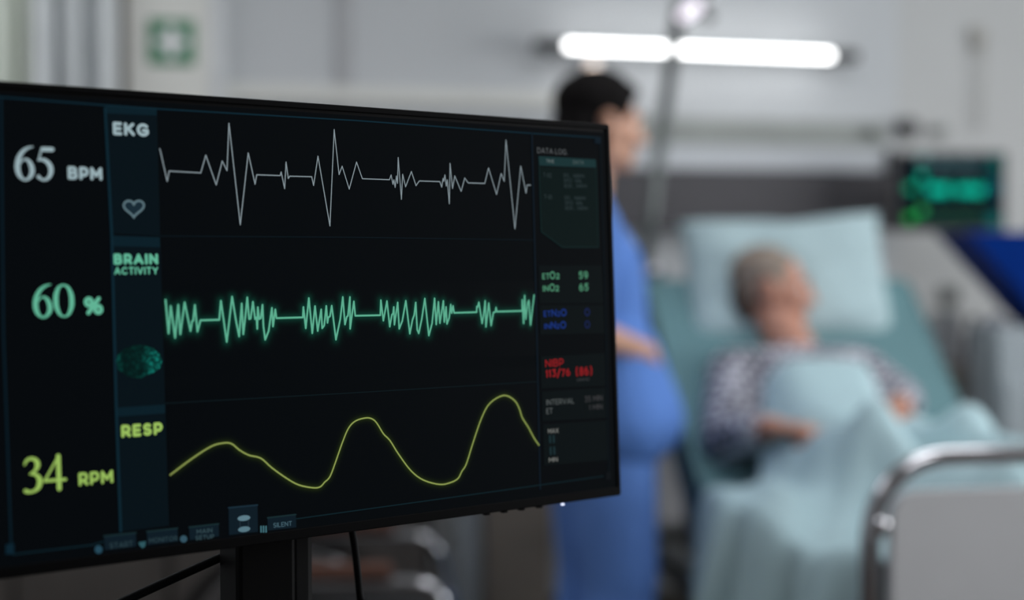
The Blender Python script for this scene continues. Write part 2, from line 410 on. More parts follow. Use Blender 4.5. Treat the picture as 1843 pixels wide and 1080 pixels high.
# --- lettering: the built-in typeface turned into flat mesh, laid on the screen plane
def arc(cx, cy, rx, ry, a0, a1, n=10):
    return [(cx+rx*math.cos(math.radians(a0+(a1-a0)*i/n)), cy+ry*math.sin(math.radians(a0+(a1-a0)*i/n))) for i in range(n+1)]
LET = {   # centre-line strokes in a unit box, and the width of the sign for a height of 1
 'A': (.82, [[(0, 0), (.5, 1), (1, 0)], [(.2, .3), (.8, .3)]]), 'B': (.68, [[(0, 0), (0, 1), (.6, 1)]+arc(.6, .76, .32, .24, 90, -90, 6)+[(0, .52)], [(.6, .52)]+arc(.64, .26, .36, .26, 90, -90, 6)+[(0, 0)]]),
 'C': (.80, [arc(.53, .5, .53, .5, 42, 318, 16)]), 'D': (.76, [[(0, 0), (0, 1), (.45, 1)]+arc(.45, .5, .55, .5, 90, -90, 10)+[(0, 0)]]),
 'E': (.58, [[(1, 1), (0, 1), (0, 0), (1, 0)], [(0, .5), (.9, .5)]]), 'G': (.84, [arc(.53, .5, .53, .5, 45, 325, 16)+[(.97, .45), (.55, .45)]]),
 'H': (.74, [[(0, 0), (0, 1)], [(1, 0), (1, 1)], [(0, .5), (1, .5)]]), 'I': (.0, [[(.5, 0), (.5, 1)]]), 'K': (.70, [[(0, 0), (0, 1)], [(.95, 1), (.05, .38)], [(.33, .58), (1, 0)]]),
 'L': (.54, [[(0, 1), (0, 0), (1, 0)]]), 'M': (.86, [[(0, 0), (0, 1), (.5, .3), (1, 1), (1, 0)]]), 'N': (.74, [[(0, 0), (0, 1), (1, 0), (1, 1)]]),
 'O': (.88, [arc(.5, .5, .5, .5, 0, 360, 22)]), 'P': (.64, [[(0, 0), (0, 1), (.55, 1)]+arc(.55, .66, .45, .34, 90, -90, 8)+[(0, .32)]]),
 'R': (.66, [[(0, 0), (0, 1), (.55, 1)]+arc(.55, .68, .42, .32, 90, -90, 8)+[(0, .36)], [(.5, .36), (1, 0)]]),
 'S': (.62, [arc(.5, .75, .45, .25, 35, 180, 8)+arc(.5, .75, .45, .25, 180, 270, 5)[1:]+arc(.5, .25, .48, .25, 90, 0, 5)+arc(.5, .25, .48, .25, 0, -150, 8)[1:]]),
 'T': (.66, [[(0, 1), (1, 1)], [(.5, 1), (.5, 0)]]), 'U': (.70, [[(0, 1), (0, .4)]+arc(.5, .38, .5, .38, 180, 360, 10)+[(1, 1)]]), 'V': (.80, [[(0, 1), (.5, 0), (1, 1)]]),
 'X': (.74, [[(0, 0), (1, 1)], [(0, 1), (1, 0)]]), 'Y': (.74, [[(0, 1), (.5, .42), (1, 1)], [(.5, .42), (.5, 0)]]),
 '0': (.60, [arc(.5, .5, .5, .5, 0, 360, 18)]), '1': (.22, [[(0, .82), (.8, 1), (.8, 0)]]), '2': (.56, [arc(.5, .7, .46, .3, 150, -25, 9)+[(0, 0), (1, 0)]]),
 '3': (.56, [[(.05, 1), (.9, 1), (.42, .6)]+arc(.45, .3, .5, .3, 90, -140, 10)]), '4': (.62, [[(.75, 0), (.75, 1), (0, .28), (1, .28)]]),
 '5': (.56, [[(.9, 1), (.15, 1), (.08, .55)]+arc(.45, .33, .5, .33, 120, -140, 12)]), '6': (.60, [arc(.5, .32, .47, .32, 0, 360, 16), arc(.62, .36, .6, .64, 95, 180, 8)]),
 '7': (.56, [[(0, 1), (1, 1), (.3, 0)]]), '8': (.58, [arc(.5, .76, .4, .24, 0, 360, 14), arc(.5, .27, .5, .27, 0, 360, 16)]), '9': (.60, [arc(.5, .68, .47, .32, 0, 360, 16), arc(.38, .64, .6, .64, 275, 360, 8)]),
 '%': (.92, [arc(.2, .76, .2, .24, 0, 360, 12), arc(.8, .24, .2, .24, 0, 360, 12), [(.85, 1), (.15, 0)]]), '/': (.40, [[(0, -.05), (1, 1.05)]]),
 '(': (.34, [arc(1.15, .5, 1.1, .72, 125, 235, 8)]), ')': (.34, [arc(-.15, .5, 1.1, .72, 55, -55, 8)]), '.': (.0, [[(.5, 0), (.5, .01)]]), '-': (.30, [[(0, .42), (1, .42)]]), '_': (.55, [[(0, -.08), (1, -.08)]]), ' ': (.34, []),
}
def glyphs(txt, wt_):
    """strokes of a whole word: list of polylines of (x, y), total width, stroke weight"""
    x = wt_/2; out = []
    for ch in txt:
        w, st = LET[ch]
        w = max(w-wt_*0.5, 0.0)
        for pl in st: out.append([(x+px*w, wt_/2+py*(1-wt_)) for px, py in pl])
        x += w + wt_ + (0.13 if ch != ' ' else 0.0)
    return out, x-wt_/2-0.13, wt_
def lettering(name, rgb, items, bold=0.0, k=6, s=1.0):
    for it in items: word(name, rgb, [it], bold, k, s)
def word(name, rgb, items, bold=0.0, k=6, s=1.0):
    mb = MB()
    for txt, bl, br, h in items:
        P, tot, wt_ = glyphs(txt, 0.13+bold*3.0)
        O = np.array(scr(*bl)); X = (np.array(scr(*br))-O)/tot; Y = np.array(scr(bl[0]-h*0.033, bl[1]-h))-O
        hm = np.linalg.norm(Y); wm = 0.5*(hm+np.linalg.norm(X))*wt_
        for pl in P: stroke(mb, [(*(O+X*x+Y*y), wm) for x, y in pl], k)
    return mb.build(name, emit('px_%d_%d_%d_%d' % (*rgb, int(s*10)), rgb, s), screen, normals=False)
C_W, C_G, C_Y = (150, 172, 178), (96, 178, 148), (150, 186, 92)
lettering('lettering', C_W, [('EKG', (203, 243), (268.5, 246.5), 24)], 0.04)
lettering('lettering', C_W, [('BPM', (122, 323), (184, 325), 24)], 0.04)
lettering('lettering', C_G, [('BRAIN', (204.5, 476.5), (284.5, 476), 20)], 0.045)
lettering('lettering', C_G, [('ACTIVITY', (205.5, 494.5), (284.5, 494), 14)], 0.025)
lettering('lettering', C_G, [('%', (151, 567), (186, 566.5), 33)], 0.03)
lettering('lettering', C_Y, [('RESP', (218, 788), (293, 782), 23)], 0.045)
lettering('lettering', C_Y, [('RPM', (141.5, 875), (203.5, 869), 24)], 0.03)
C_T = (92, 96, 98)
lettering('lettering', (84, 88, 90), [('DATA LOG.', (966.5, 275.5), (1021, 279), 10)])
lettering('lettering', (96, 108, 108), [('TIME', (982.5, 293), (997, 294), 6.5)])
lettering('lettering', (80, 94, 94), [('DATA', (1031, 295), (1050, 296), 6.5)])
C_L = (46, 58, 60)
lettering('lettering', C_L, [('T-02', (977.5, 319), (992, 320), 8), ('T-01', (979, 358), (993, 359), 8)])
for y0 in (0, 40):
    o = y0/40*2
    lettering('lettering', C_L, [('EKG_', (1014+o, 319+y0), (1026+o, 319+y0), 7), ('98BPM', (1031+o, 320+y0), (1051+o, 320.5+y0), 6.5),
                                 ('SPO2', (1014+o, 328.5+y0), (1029+o, 328.5+y0), 7), ('98%', (1034+o, 329+y0), (1046+o, 329.5+y0), 6.5),
                                 ('RESP_', (1015+o, 338+y0), (1032+o, 338+y0), 7), ('34RPM', (1036+o, 338+y0), (1055+o, 338.5+y0), 6.5)])
C_GR = (74, 134, 104)
lettering('lettering', C_GR, [('ET', (975.5, 503), (988.5, 502.5), 11), ('O', (989, 503), (999, 502.5), 14.5), ('2', (1000, 502.5), (1007, 502), 10.5), ('59', (1041.5, 502.5), (1058, 502), 14)], 0.02)
lettering('lettering', C_GR, [('IN', (976.5, 525), (987.5, 524.5), 11), ('O', (988.5, 525), (998.5, 524.5), 14.5), ('2', (999, 524.5), (1006, 524), 10.5), ('65', (1042, 524.5), (1059, 523.5), 14)], 0.02)
C_BL = (22, 48, 118)
lettering('lettering', C_BL, [('ET', (978, 570.5), (991, 570), 11), ('N', (992, 570), (1001.5, 569.5), 13), ('2', (1002.5, 570), (1008, 569.5), 10), ('O', (1009, 569.5), (1019.5, 569), 13.5)], 0.02)
lettering('lettering', C_BL, [('IN', (979, 592.5), (990, 592), 10), ('N', (991, 592), (1000.5, 591.5), 13), ('2', (1001, 592), (1007, 591.5), 9), ('O', (1008, 592), (1018.5, 591), 13.5)], 0.02)
lettering('lettering', (24, 36, 84), [('0', (1051.5, 569), (1061.5, 568.5), 14), ('0', (1052, 591), (1061.5, 590.5), 13.5)])
C_RD = (140, 25, 30)
lettering('lettering', C_RD, [('NIBP', (981, 661), (1014, 658.5), 13.5)], 0.01)
lettering('lettering', C_RD, [('113', (982, 680), (1001, 678), 14), ('/', (1001.5, 680), (1009, 678), 15), ('76', (1010, 678), (1026, 676.5), 13.5), ('(86)', (1036, 677), (1065.5, 675), 16)], 0.02)
lettering('lettering', (58, 60, 62), [('MMHG', (1038, 687), (1060, 685), 5.5)])
lettering('lettering', (84, 90, 90), [('INTERVAL', (983, 729.5), (1033, 726), 10), ('ET', (983, 745.5), (994.5, 744.5), 10.5)])
lettering('lettering', (62, 62, 64), [('35 MIN', (1052, 724), (1084, 721), 10.5), ('1 MIN', (1060, 738.5), (1084, 736), 9.5)])
lettering('lettering', (124, 126, 122), [('MAX', (986, 780.5), (1005, 779), 8.5), ('MIN', (987.5, 832), (1003.5, 830.5), 8)])
for q in ((987.5, 783.5), (994, 783), (988.5, 804.5), (995, 804)):
    px_poly('level_bar', (24, 44, 48), [q, (q[0]+3.6, q[1]-.3), (q[0]+4.2, q[1]+14), (q[0]+.6, q[1]+14.4)], 6)
# --- soft keys along the lower edge of the screen
C_K, C_KT = (13, 27, 36), (68, 96, 108)
def softkey(pts, line):
    px_poly('softkey', C_K, pts, 5)
    px_stroke('softkey_edge', line, [pts[0], pts[1]], 0.0011, 6)
softkey([(187, 965), (244, 959), (245, 983), (188, 990)], (22, 42, 46))
softkey([(264, 957), (319, 951), (320, 974), (265, 981)], (22, 42, 46))
softkey([(340, 949), (393, 943), (394, 965), (341, 972)], (22, 42, 46))
softkey([(411, 914), (463, 909), (464, 957), (412, 963)], (24, 44, 56))
softkey([(481, 932), (532, 926), (533, 949), (482, 955)], (22, 42, 46))
lettering('lettering', (40, 60, 66), [('START', (197, 988), (239, 983.5), 10.5), ('MONITOR', (268, 977.5), (319, 973), 9)], 0.01, 7)
lettering('lettering', (50, 72, 78), [('MAIN', (353.5, 961), (382, 958), 8), ('SETUP', (351.5, 972.5), (385, 969), 8)], 0.01, 7)
lettering('lettering', C_KT, [('SILENT', (491.5, 950), (525, 946), 8.5)], 0.005, 7)
def px_ell(name, rgb, c, rx, ry, ang=-0.12, k=7):
    return px_poly(name, rgb, [(c[0]+rx*math.cos(t)*math.cos(ang)-ry*math.sin(t)*math.sin(ang), c[1]+rx*math.cos(t)*math.sin(ang)+ry*math.sin(t)*math.cos(ang)) for t in np.linspace(0, 2*math.pi, 24, endpoint=False)][::-1], k)
px_ell('key_icon', (92, 124, 136), (438.5, 932.5), 11.5, 5)
px_ell('key_icon', (86, 118, 130), (439, 952.5), 11, 5)
px_stroke('key_icon', (34, 48, 58), [(431.5, 935), (432, 951)], 0.0006, 6); px_stroke('key_icon', (34, 48, 58), [(446.5, 934), (447, 950)], 0.0006, 6)
px_ell('key_icon', (36, 70, 86), (177, 989), 7, 7.5)
px_poly('key_icon', (44, 84, 92), [(249, 976), (262, 974), (261, 983), (256, 987), (250, 981)], 7)
px_ell('key_icon', (50, 80, 94), (330, 970), 6.5, 6.5)
for x in (468, 472.5, 477): px_poly('key_icon', (64, 108, 118), [(x, 946.5), (x+2.6, 946), (x+2.8, 958.2), (x+.2, 958.8)], 7)
# --- the three traces
def zz(L, ox, oy, s): return [(ox+x/s, oy+y/s) for x, y in L]
ekg = zz([(75,380),(132,632),(148,553),(393,567),(432,430),(513,660),(560,475),(597,550),(612,182),(700,970),(762,412),(815,655),(828,582),(1010,588),(1018,560),(1045,690),(1056,483),(1073,610),(1085,593),(1255,597),(1270,665),(1304,437),(1397,980),(1430,230),(1468,580),(1492,515),(1547,693)],270,180,4.32) \
    + zz([(85,447),(127,567),(322,574),(334,540),(347,607),(354,575),(363,630),(372,548),(380,600),(385,415),(408,715),(417,535),(438,625),(480,515),(513,617),(537,583),(685,588),(698,628),(708,565),(713,585),(721,540),(731,620),(738,575),(753,747),(758,457),(776,637),(792,547),(838,658),(864,562),(888,597),(1008,601),(1035,490),(1093,680),(1126,530),(1148,585),(1161,290),(1225,928),(1267,477),(1305,670),(1313,613),(1338,613)],620,180,4.0)
px_stroke('ekg_trace', (130, 143, 149), ekg, 0.00078, 6)
brain = zz([(90,205),(118,512),(138,262),(178,552),(207,250),(226,520),(266,228),(320,490),(335,400),(345,395),(360,252),(384,495),(412,392),(585,387),(600,213),(654,590),(685,330),(703,175),(740,400),(768,540),(792,238),(806,520),(822,390),(843,182),(860,380),(874,375),(895,222),(915,380),(928,365),(935,470),(940,272),(953,380),(968,370),(983,250),(992,450),(1008,570),(1040,490),(1070,278),(1080,448),(1101,292),(1112,372),(1355,365),(1360,270),(1382,465),(1410,188),(1442,510),(1467,262),(1492,490),(1524,292),(1533,465),(1552,440),(1571,260),(1582,415),(1590,365),(1605,355),(1621,258),(1660,570),(1700,380),(1723,178),(1743,430),(1760,360),(1770,350)],280,500,5.12) \
    + zz([(48,178),(50,470),(84,218),(97,350),(328,345),(333,207),(356,395),(389,215),(415,450),(435,340),(445,330),(452,270),(458,432),(470,350),(488,228),(502,470),(530,400),(563,212),(600,515),(625,385),(640,345),(654,228),(668,480),(682,512),(710,380),(738,192),(775,532),(805,420),(828,190),(843,430),(863,222),(877,418),(909,213),(917,408),(934,270),(942,425),(962,370),(977,247),(985,325),(998,260),(1008,323),(1215,317),(1217,265),(1225,270),(1236,226),(1266,420),(1280,340),(1294,213),(1301,452),(1327,235),(1349,440),(1370,320),(1388,315),(1394,275),(1403,312),(1635,305),(1636,205),(1648,420),(1658,165),(1668,380),(1688,225),(1697,210),(1712,435),(1745,160)],620,500,5.12)
_, BP = px_stroke('brain_activity_trace', (92, 172, 142), brain, 0.0014, 6)
glow_field('brain_activity_halo', BP, (24, 120, 96), [(291, 515), (291, 640), (962, 515), (962, 640)], 0.0022, 0.25)
resp = zz([(43,440),(150,360),(240,303),(297,287),(337,290),(375,320),(420,345),(478,360),(530,405),(600,455),(660,488),(730,502),(764,497),(785,475),(810,449),(835,385),(870,285),(900,215),(935,180),(985,166),(1015,172),(1037,193),(1068,243),(1099,275),(1140,340),(1200,420),(1260,465),(1340,486),(1395,475),(1427,456),(1445,422),(1466,387),(1500,280),(1540,165),(1580,95),(1645,58),(1695,80),(1720,120),(1735,165),(1765,213),(1790,260),(1815,297)],290,690,2.671)
_, RP = px_stroke('resp_trace', (136, 150, 80), resp, 0.00115, 6, smooth=4)
glow_field('resp_halo', RP, (70, 90, 20), [(303, 700), (306, 905), (968, 695), (970, 880)], 0.0016, 0.25)
# heart outline, filled darker inside
ht = []
for t in np.linspace(0, 2*math.pi, 40):
    x = 16*math.sin(t)**3; y = 13*math.cos(t)-5*math.cos(2*t)-2*math.cos(3*t)-math.cos(4*t)
    ht.append((240.5+x*1.14, 374-y*1.05))
px_poly('heart_icon', (24, 42, 52), ht[:-1], 5)
px_stroke('heart_outline', (92, 116, 124), ht, 0.0014, 6)
# little brain picture
bo = []
for t in np.linspace(0, 2*math.pi, 48, endpoint=False):
    r = 1+0.012*math.sin(9*t)+0.012*math.sin(14*t+1)
    x, y = math.cos(t)*r, math.sin(t)*r
    if y < -0.1 and x > 0.2: y *= 0.85
    bo.append((250+41*x, 651-30*y))
mb = MB(); mb.poly([disp(*scr(*p), layer(5)) for p in bo])
mm = bpy.data.materials.new('brain_picture'); mm.use_nodes = True; nt = mm.node_tree; b = nt.nodes['Principled BSDF']
b.inputs['Base Color'].default_value = (0.0003, 0.0003, 0.0003, 1); b.inputs['Specular IOR Level'].default_value = 0.03
tc = nt.nodes.new('ShaderNodeTexCoord'); vo = nt.nodes.new('ShaderNodeTexVoronoi'); vo.feature = 'DISTANCE_TO_EDGE'; vo.inputs['Scale'].default_value = 210
nz = nt.nodes.new('ShaderNodeTexNoise'); nz.inputs['Scale'].default_value = 90
mx = nt.nodes.new('ShaderNodeMixRGB'); mx.inputs[0].default_value = 0.02
nt.links.new(tc.outputs['Object'], nz.inputs['Vector']); nt.links.new(tc.outputs['Object'], mx.inputs[1]); nt.links.new(nz.outputs['Color'], mx.inputs[2])
nt.links.new(mx.outputs[0], vo.inputs['Vector'])
sx = nt.nodes.new('ShaderNodeSeparateXYZ'); nt.links.new(tc.outputs['Generated'], sx.inputs[0])
rr = nt.nodes.new('ShaderNodeValToRGB'); e = rr.color_ramp.elements
e[0].position = 0.0; e[0].color = (0.45, 0.45, 0.45, 1); e[1].position = 1.0; e[1].color = (1, 1, 1, 1)
e2 = e.new(0.18); e2.color = (0.05, 0.05, 0.05, 1); e3 = e.new(0.58); e3.color = (0.16, 0.16, 0.16, 1); e4 = e.new(0.80); e4.color = (1, 1, 1, 1)
nt.links.new(sx.outputs[0], rr.inputs[0])
mp2 = nt.nodes.new('ShaderNodeMapRange'); mp2.inputs[1].default_value = 0; mp2.inputs[2].default_value = 0.38; mp2.inputs[3].default_value = 0.05; mp2.inputs[4].default_value = 1.0
nt.links.new(vo.outputs['Distance'], mp2.inputs[0])
mu = nt.nodes.new('ShaderNodeMath'); mu.operation = 'MULTIPLY'; nt.links.new(mp2.outputs[0], mu.inputs[0]); nt.links.new(rr.outputs[0], mu.inputs[1])
cr = nt.nodes.new('ShaderNodeMixRGB'); cr.inputs[1].default_value = lin((3, 20, 20))+(1,); cr.inputs[2].default_value = lin((16, 120, 108))+(1,)
nt.links.new(mu.outputs[0], cr.inputs[0]); nt.links.new(cr.outputs[0], b.inputs['Emission Color']); b.inputs['Emission Strength'].default_value = 1
mb.build('brain_icon', mm, screen, normals=False)
# serif figures drawn as strokes of changing width (unit box: height 1)
DIG = {
 '6': [[(.60,.985,.035),(.44,.94,.075),(.27,.82,.11),(.15,.62,.14),(.11,.38,.155),(.16,.16,.13),(.29,.035,.07),(.42,.05,.08),(.535,.18,.13),(.56,.34,.145),(.50,.52,.12),(.38,.62,.065),(.26,.57,.045),(.17,.46,.04)]],
 '5': [[(.26,.925,.14),(.58,.925,.14)],[(.23,.95,.05),(.11,.60,.05)],[(.10,.60,.05),(.26,.62,.10),(.42,.54,.14),(.51,.40,.155),(.51,.24,.14),(.42,.09,.10),(.27,.03,.075),(.15,.07,.085),(.09,.12,.115)]],
 '0': [[(.34,.975,.05),(.20,.90,.095),(.11,.70,.14),(.09,.5,.15),(.11,.3,.14),(.20,.10,.095),(.34,.025,.05),(.48,.10,.095),(.57,.3,.14),(.59,.5,.15),(.57,.7,.14),(.48,.90,.095),(.34,.975,.05)]],
 '3': [[(.07,.80,.05),(.14,.92,.08),(.27,.965,.085),(.40,.90,.12),(.44,.77,.14),(.37,.63,.09),(.22,.53,.05)],[(.24,.545,.05),(.40,.49,.10),(.49,.34,.15),(.44,.15,.13),(.30,.05,.08),(.16,.04,.09),(.08,.075,.115)]],
 '4': [[(.42,0.02,.13),(.42,.98,.13)],[(.42,.97,.06),(.04,.31,.06)],[(.03,.28,.085),(.60,.28,.085)]],
}
def digit(ch, rgb, x0, x1, ytop, ybot, slope):
    """slope: px of y per px of x along the screen row"""
    mb = MB(); st = DIG[ch]; w = 0.66 if ch != '0' else 0.68
    O = np.array(scr(x0, ybot)); X = (np.array(scr(x1, ybot+slope*(x1-x0)))-O)/w; Y = np.array(scr(x0-(ybot-ytop)*0.034, ytop))-O
    hgt = np.linalg.norm(Y); sxx = np.linalg.norm(X)/hgt
    for s in st:
        s = spline(s, 6) if len(s) > 2 else s
        stroke(mb, [(*(O+X*p[0]+Y*p[1]), p[2]*hgt*0.5*(1+sxx)) for p in s], 6)
    return mb.build('figure', emit('px_%d_%d_%d_fig' % rgb, rgb), screen, normals=False)
digit('6', C_W, 25.5, 64, 262, 325, 0.02); digit('5', C_W, 64.5, 99.5, 263.5, 325.5, 0.02)
digit('6', C_G, 58, 96, 511, 573, -0.01); digit('0', C_G, 96, 135, 511, 571.5, -0.01)
digit('3', C_Y, 41, 83, 824, 889, -0.08); digit('4', C_Y, 79, 122, 821.5, 883, -0.08)
# buttons and power light under the lower edge
for x, y in ((888, 927), (920, 923), (951, 918.5), (983, 914)):
    a, b_ = scr(x, y); MB().box(disp(a, -DH-0.0012, 0.010), (0.0045, 0.005, 0.0018), RD, 0.0004).build('button', M_black, mon)
a, b_ = scr(1018, 908)
MB().box(disp(a, -DH-0.0008, 0.004), (0.0026, 0.002, 0.0016), RD, 0.0003).build('power_light', M_led, mon)
# neck, base and mount behind the display
def behind(px, py, c):
    r = ray(px, py); return CAMP + r*(((TR-CAMP).dot(NI)+c)/r.dot(NI))
nk = behind(463, 1010, 0.075); a0 = (nk-TR).dot(U); RY = Rz(YAW)
def neck(o_in, dz): return Vector((nk.x, nk.y, 0)) + (-NV)*o_in + Vector((0, 0, dz))
MB().box(Vector((nk.x, nk.y, (CARTZ+1.24)/2)), (0.050, 0.035, 1.24-CARTZ), RY, 0.004).build('stand_column', M_black, mon)
MB().box(Vector((nk.x, nk.y, (CARTZ+1.20)/2)) + U*0.036 - NV*0.018, (0.022, 0.05, 1.20-CARTZ), RY, 0.006).build('stand_rib', M_standg, mon)
MB().box(disp(a0, -DH/2, 0.062), (0.10, 0.03, 0.10), RD, 0.006).build('mount_plate', M_black, mon)
MB().box(Vector((nk.x, nk.y, CARTZ+0.009)) + NV*0.03, (0.26, 0.20, 0.018), RY, 0.006).build('base', M_black, mon)
# cables hanging from the display
q = [tuple(behind(x, y, c)) for x, y, c in ((470, 970, .09), (402, 1001, .095), (315, 1040, .10), (230, 1079, .105), (150, 1118, .11), (95, 1165, .112), (80, 1260, .112))]
q.append((q[-1][0], q[-1][1], CARTZ-0.25))
tag(MB().tube([Vector(v) for v in spline(q, 5)], 0.0037, 10).build('power_cable', M_cable, None, True), 'black cable slanting down to the left behind the monitor stand', 'cable')
q = [tuple(behind(x, y, .066)) for x, y in ((627, 925), (636, 970), (643, 1025), (649, 1085), (658, 1160))]
q.append((q[-1][0]+.01, q[-1][1], CARTZ-0.3))
tag(MB().tube([Vector(v) for v in spline(q, 5)], 0.003, 10).build('signal_cable', M_cable, None, True), 'thin black cable hanging straight down right of the monitor stand', 'cable')
# trolley that carries the monitor (below the frame)
tr = thing('monitor_trolley', 'white wheeled trolley carrying the large patient monitor', 'trolley', (nk.x, nk.y, 0), YAW)
MB().box(Vector((nk.x, nk.y, CARTZ-0.0125)), (0.30, 0.30, 0.024), RY, 0.008).build('tray', M_white, tr)
MB().cyl(Vector((nk.x, nk.y, 0.10)), Vector((nk.x, nk.y, CARTZ-0.025)), 0.028).build('column', M_steel, tr)
for k in range(4):
    d = RY @ Vector(((1, -1, 1, -1)[k]*0.24, (1, 1, -1, -1)[k]*0.2, 0)); e_ = Vector((nk.x, nk.y, 0))+d
    MB().tube([Vector((nk.x, nk.y, 0.11)), e_+Vector((0, 0, 0.085))], 0.016).build('leg', M_steel, tr)
    MB().cyl(e_+Vector((-0.012, 0, 0.035)), e_+Vector((0.012, 0, 0.035)), 0.035).build('caster', M_rubber, tr)

# ------------------------------------------------------------------ bed
BA = math.radians(9.9)
BL = Vector((math.sin(BA), -math.cos(BA), 0)); BR = Vector((math.cos(BA), math.sin(BA), 0)); B0 = Vector((0.668, 4.39, 0))
RB = Matrix((BR, -BL, Vector((0, 0, 1)))).transposed()
def bed(s, v, z): return B0 + BL*s + BR*v + Vector((0, 0, z))
HW, FS = 0.45, 2.06
bd = thing('hospital_bed', 'hospital bed with chrome framed grey footboard and raised backrest', 'bed', bed(1.03, 0, 0), BA)
fp = [(FS, -HW, 0.12)]+[(FS, -HW, 0.5), (FS, -HW, 0.80)]
for t in np.linspace(0, math.pi/2, 8): fp.append((FS, -HW+0.13*(1-math.cos(t)), 0.81+0.128*math.sin(t)))
fp2 = [(s, -v, z) for s, v, z in fp[::-1]]
MB().tube([bed(*p) for p in fp+fp2], 0.0165, 20).build('footboard_frame', M_chrome, bd, True)
def rrect(v0, v1, z0, z1, r, n=6):
    P = []
    for (cv, cz, a) in ((v1-r, z1-r, 0), (v0+r, z1-r, 90), (v0+r, z0+r, 180), (v1-r, z0+r, 270)):
        for k in range(n+1):
            t = math.radians(a+90*k/n); P.append((cv+r*math.cos(t), cz+r*math.sin(t)))
    return P
MB().poly([bed(FS-0.01, v, z) for v, z in rrect(-HW+0.034, HW-0.034, 0.36, 0.884, 0.045)], BL*0.022).build('footboard_panel', M_panelg, bd)
for z in (0.83, 0.45):
    for sgn in (-1, 1):
        MB().ball(bed(FS+0.002, sgn*(HW-0.012), z), 0.021, None, 16, 10).build('panel_clamp', M_chrome, bd, True)
MB().tube([bed(0.02, -HW, 0.12), bed(0.02, -HW, 0.95), bed(0.02, -HW+0.08, 1.03), bed(0.02, HW-0.08, 1.03), bed(0.02, HW, 0.95), bed(0.02, HW, 0.12)], 0.016, 14).build('headboard_frame', M_chrome, bd, True)
MB().poly([bed(0.01, v, z) for v, z in rrect(-HW+0.05, HW-0.05, 0.45, 0.97, 0.04)], BL*0.02).build('headboard_panel', M_panelg, bd)
for sgn in (-1, 1):
    MB().box(bed(1.04, sgn*0.39, 0.47), (0.04, 1.98, 0.07), RB, 0.006).build('side_beam', M_steel, bd)
for s in (0.35, 1.05, 1.75):
    MB().box(bed(s, 0, 0.47), (0.74, 0.05, 0.04), RB, 0.005).build('cross_bar', M_steel, bd)
MB().box(bed(1.5, 0, 0.525), (0.76, 1.08, 0.03), RB, 0.006).build('bed_deck', M_white, bd)
HS, HZ, TS, TZ = 0.94, 0.54, 0.335, 1.09
slope = (TZ-HZ)/(HS-TS); ang = math.atan2(TZ-HZ, HS-TS)
MB().poly([bed(HS, -0.38, HZ-0.03), bed(HS, -0.38, HZ), bed(TS, -0.38, TZ), bed(TS-0.02, -0.38, TZ-0.025)], BR*0.76).build('backrest_deck', M_white, bd)
for sgn in (-1, 1):
    MB().cyl(bed(0.6, sgn*0.3, 0.47), bed(0.5, sgn*0.3, 0.91), 0.015).build('backrest_strut', M_steel, bd)
for s in (0.02, FS):
    for sgn in (-1, 1):
        MB().cyl(bed(s, sgn*HW-0.014, 0.06), bed(s, sgn*HW+0.014, 0.06), 0.06).build('caster', M_rubber, bd)
# mattress bent at the hip, in a teal sheet
mp = []
prof = [(2.02, 0.55), (2.02, 0.69), (1.99, 0.705), (1.3, 0.705), (1.0, 0.708), (0.93, 0.725)]
nx_, nz_ = -math.sin(-ang), math.cos(ang)
bt = Vector((TS, 0, TZ)); off = (math.sin(ang)*0.15, math.cos(ang)*0.15)
top_end = (TS+off[0], TZ+off[1]); 
prof += [(0.88, 0.765), (top_end[0]+0.03, top_end[1]-0.03*slope), (top_end[0]-0.005, top_end[1]-0.005), (TS+0.02, TZ+0.02), (TS, TZ+0.004), (HS-0.005, HZ+0.006), (1.0, 0.545)]
mm_ = MB(); ringL = []
VS = [-0.385, -0.38, -0.365, -0.2, 0, 0.2, 0.355, 0.37, 0.375]
G = []
cx = sum(p[0] for p in prof)/len(prof); cz = sum(p[1] for p in prof)/len(prof)
for v in VS:
    k = 1.0 if abs(v) < 0.368 else (0.985 if abs(v) < 0.383 and v != 0.375 else 0.965)
    G.append([bed(1.1+(s-1.1)*k if abs(v) > .368 else s, v, z-(1-k)*0.25*(1 if z > 0.6 else -0.3)) for s, z in prof])
bmx = mm_.bm; V = [[bmx.verts.new(p) for p in row] for row in G]; n = len(prof)
for i in range(len(V)-1):
    for j in range(n): bmx.faces.new((V[i][j], V[i+1][j], V[i+1][(j+1) % n], V[i][(j+1) % n]))
bmx.faces.new(V[0]); bmx.faces.new(V[-1][::-1])
ma = mm_.build('mattress', M_teal); tag(ma, 'mattress in a teal sheet, bent up behind the patient', 'mattress')
# pillow propped on the backrest
pc = bed(0.455, 0.015, 1.185); pn = (BL*math.sin(math.radians(58)) + Vector((0, 0, math.cos(math.radians(58)))))
pup = (-BL*math.cos(math.radians(58)) + Vector((0, 0, math.sin(math.radians(58)))))
N1 = 28; Pt, Pb = [], []
for i in range(N1+1):
    u = -1+2*i/N1; rt, rb = [], []
    for j in range(N1+1):
        w = -1+2*j/N1
        pin = 1-0.10*(1-abs(u)**2)*(abs(w)**6) - 0.0; pin2 = 1-0.07*(1-abs(w)**2)*(abs(u)**6)
        th = 0.082*max(0, (1-u**4)*(1-w**4))**0.5
        dent = 0.03*math.exp(-((u+0.1)**2+(w-0.1)**2)/0.1)
        wr = 0.004*math.sin(9*u+4*w)*(1-u*u)+0.003*math.sin(13*w-5*u)
        c = pc + BR*(u*0.305*pin2 + 0.022*w) + pup*(w*0.205*pin + 0.035*max(0, u)*max(0, w))
        rt.append(c + pn*(th-dent*(1 if th > .02 else 0)+wr*(th/0.08))); rb.append(c - pn*th*0.9)
    Pt.append(rt); Pb.append(rb)
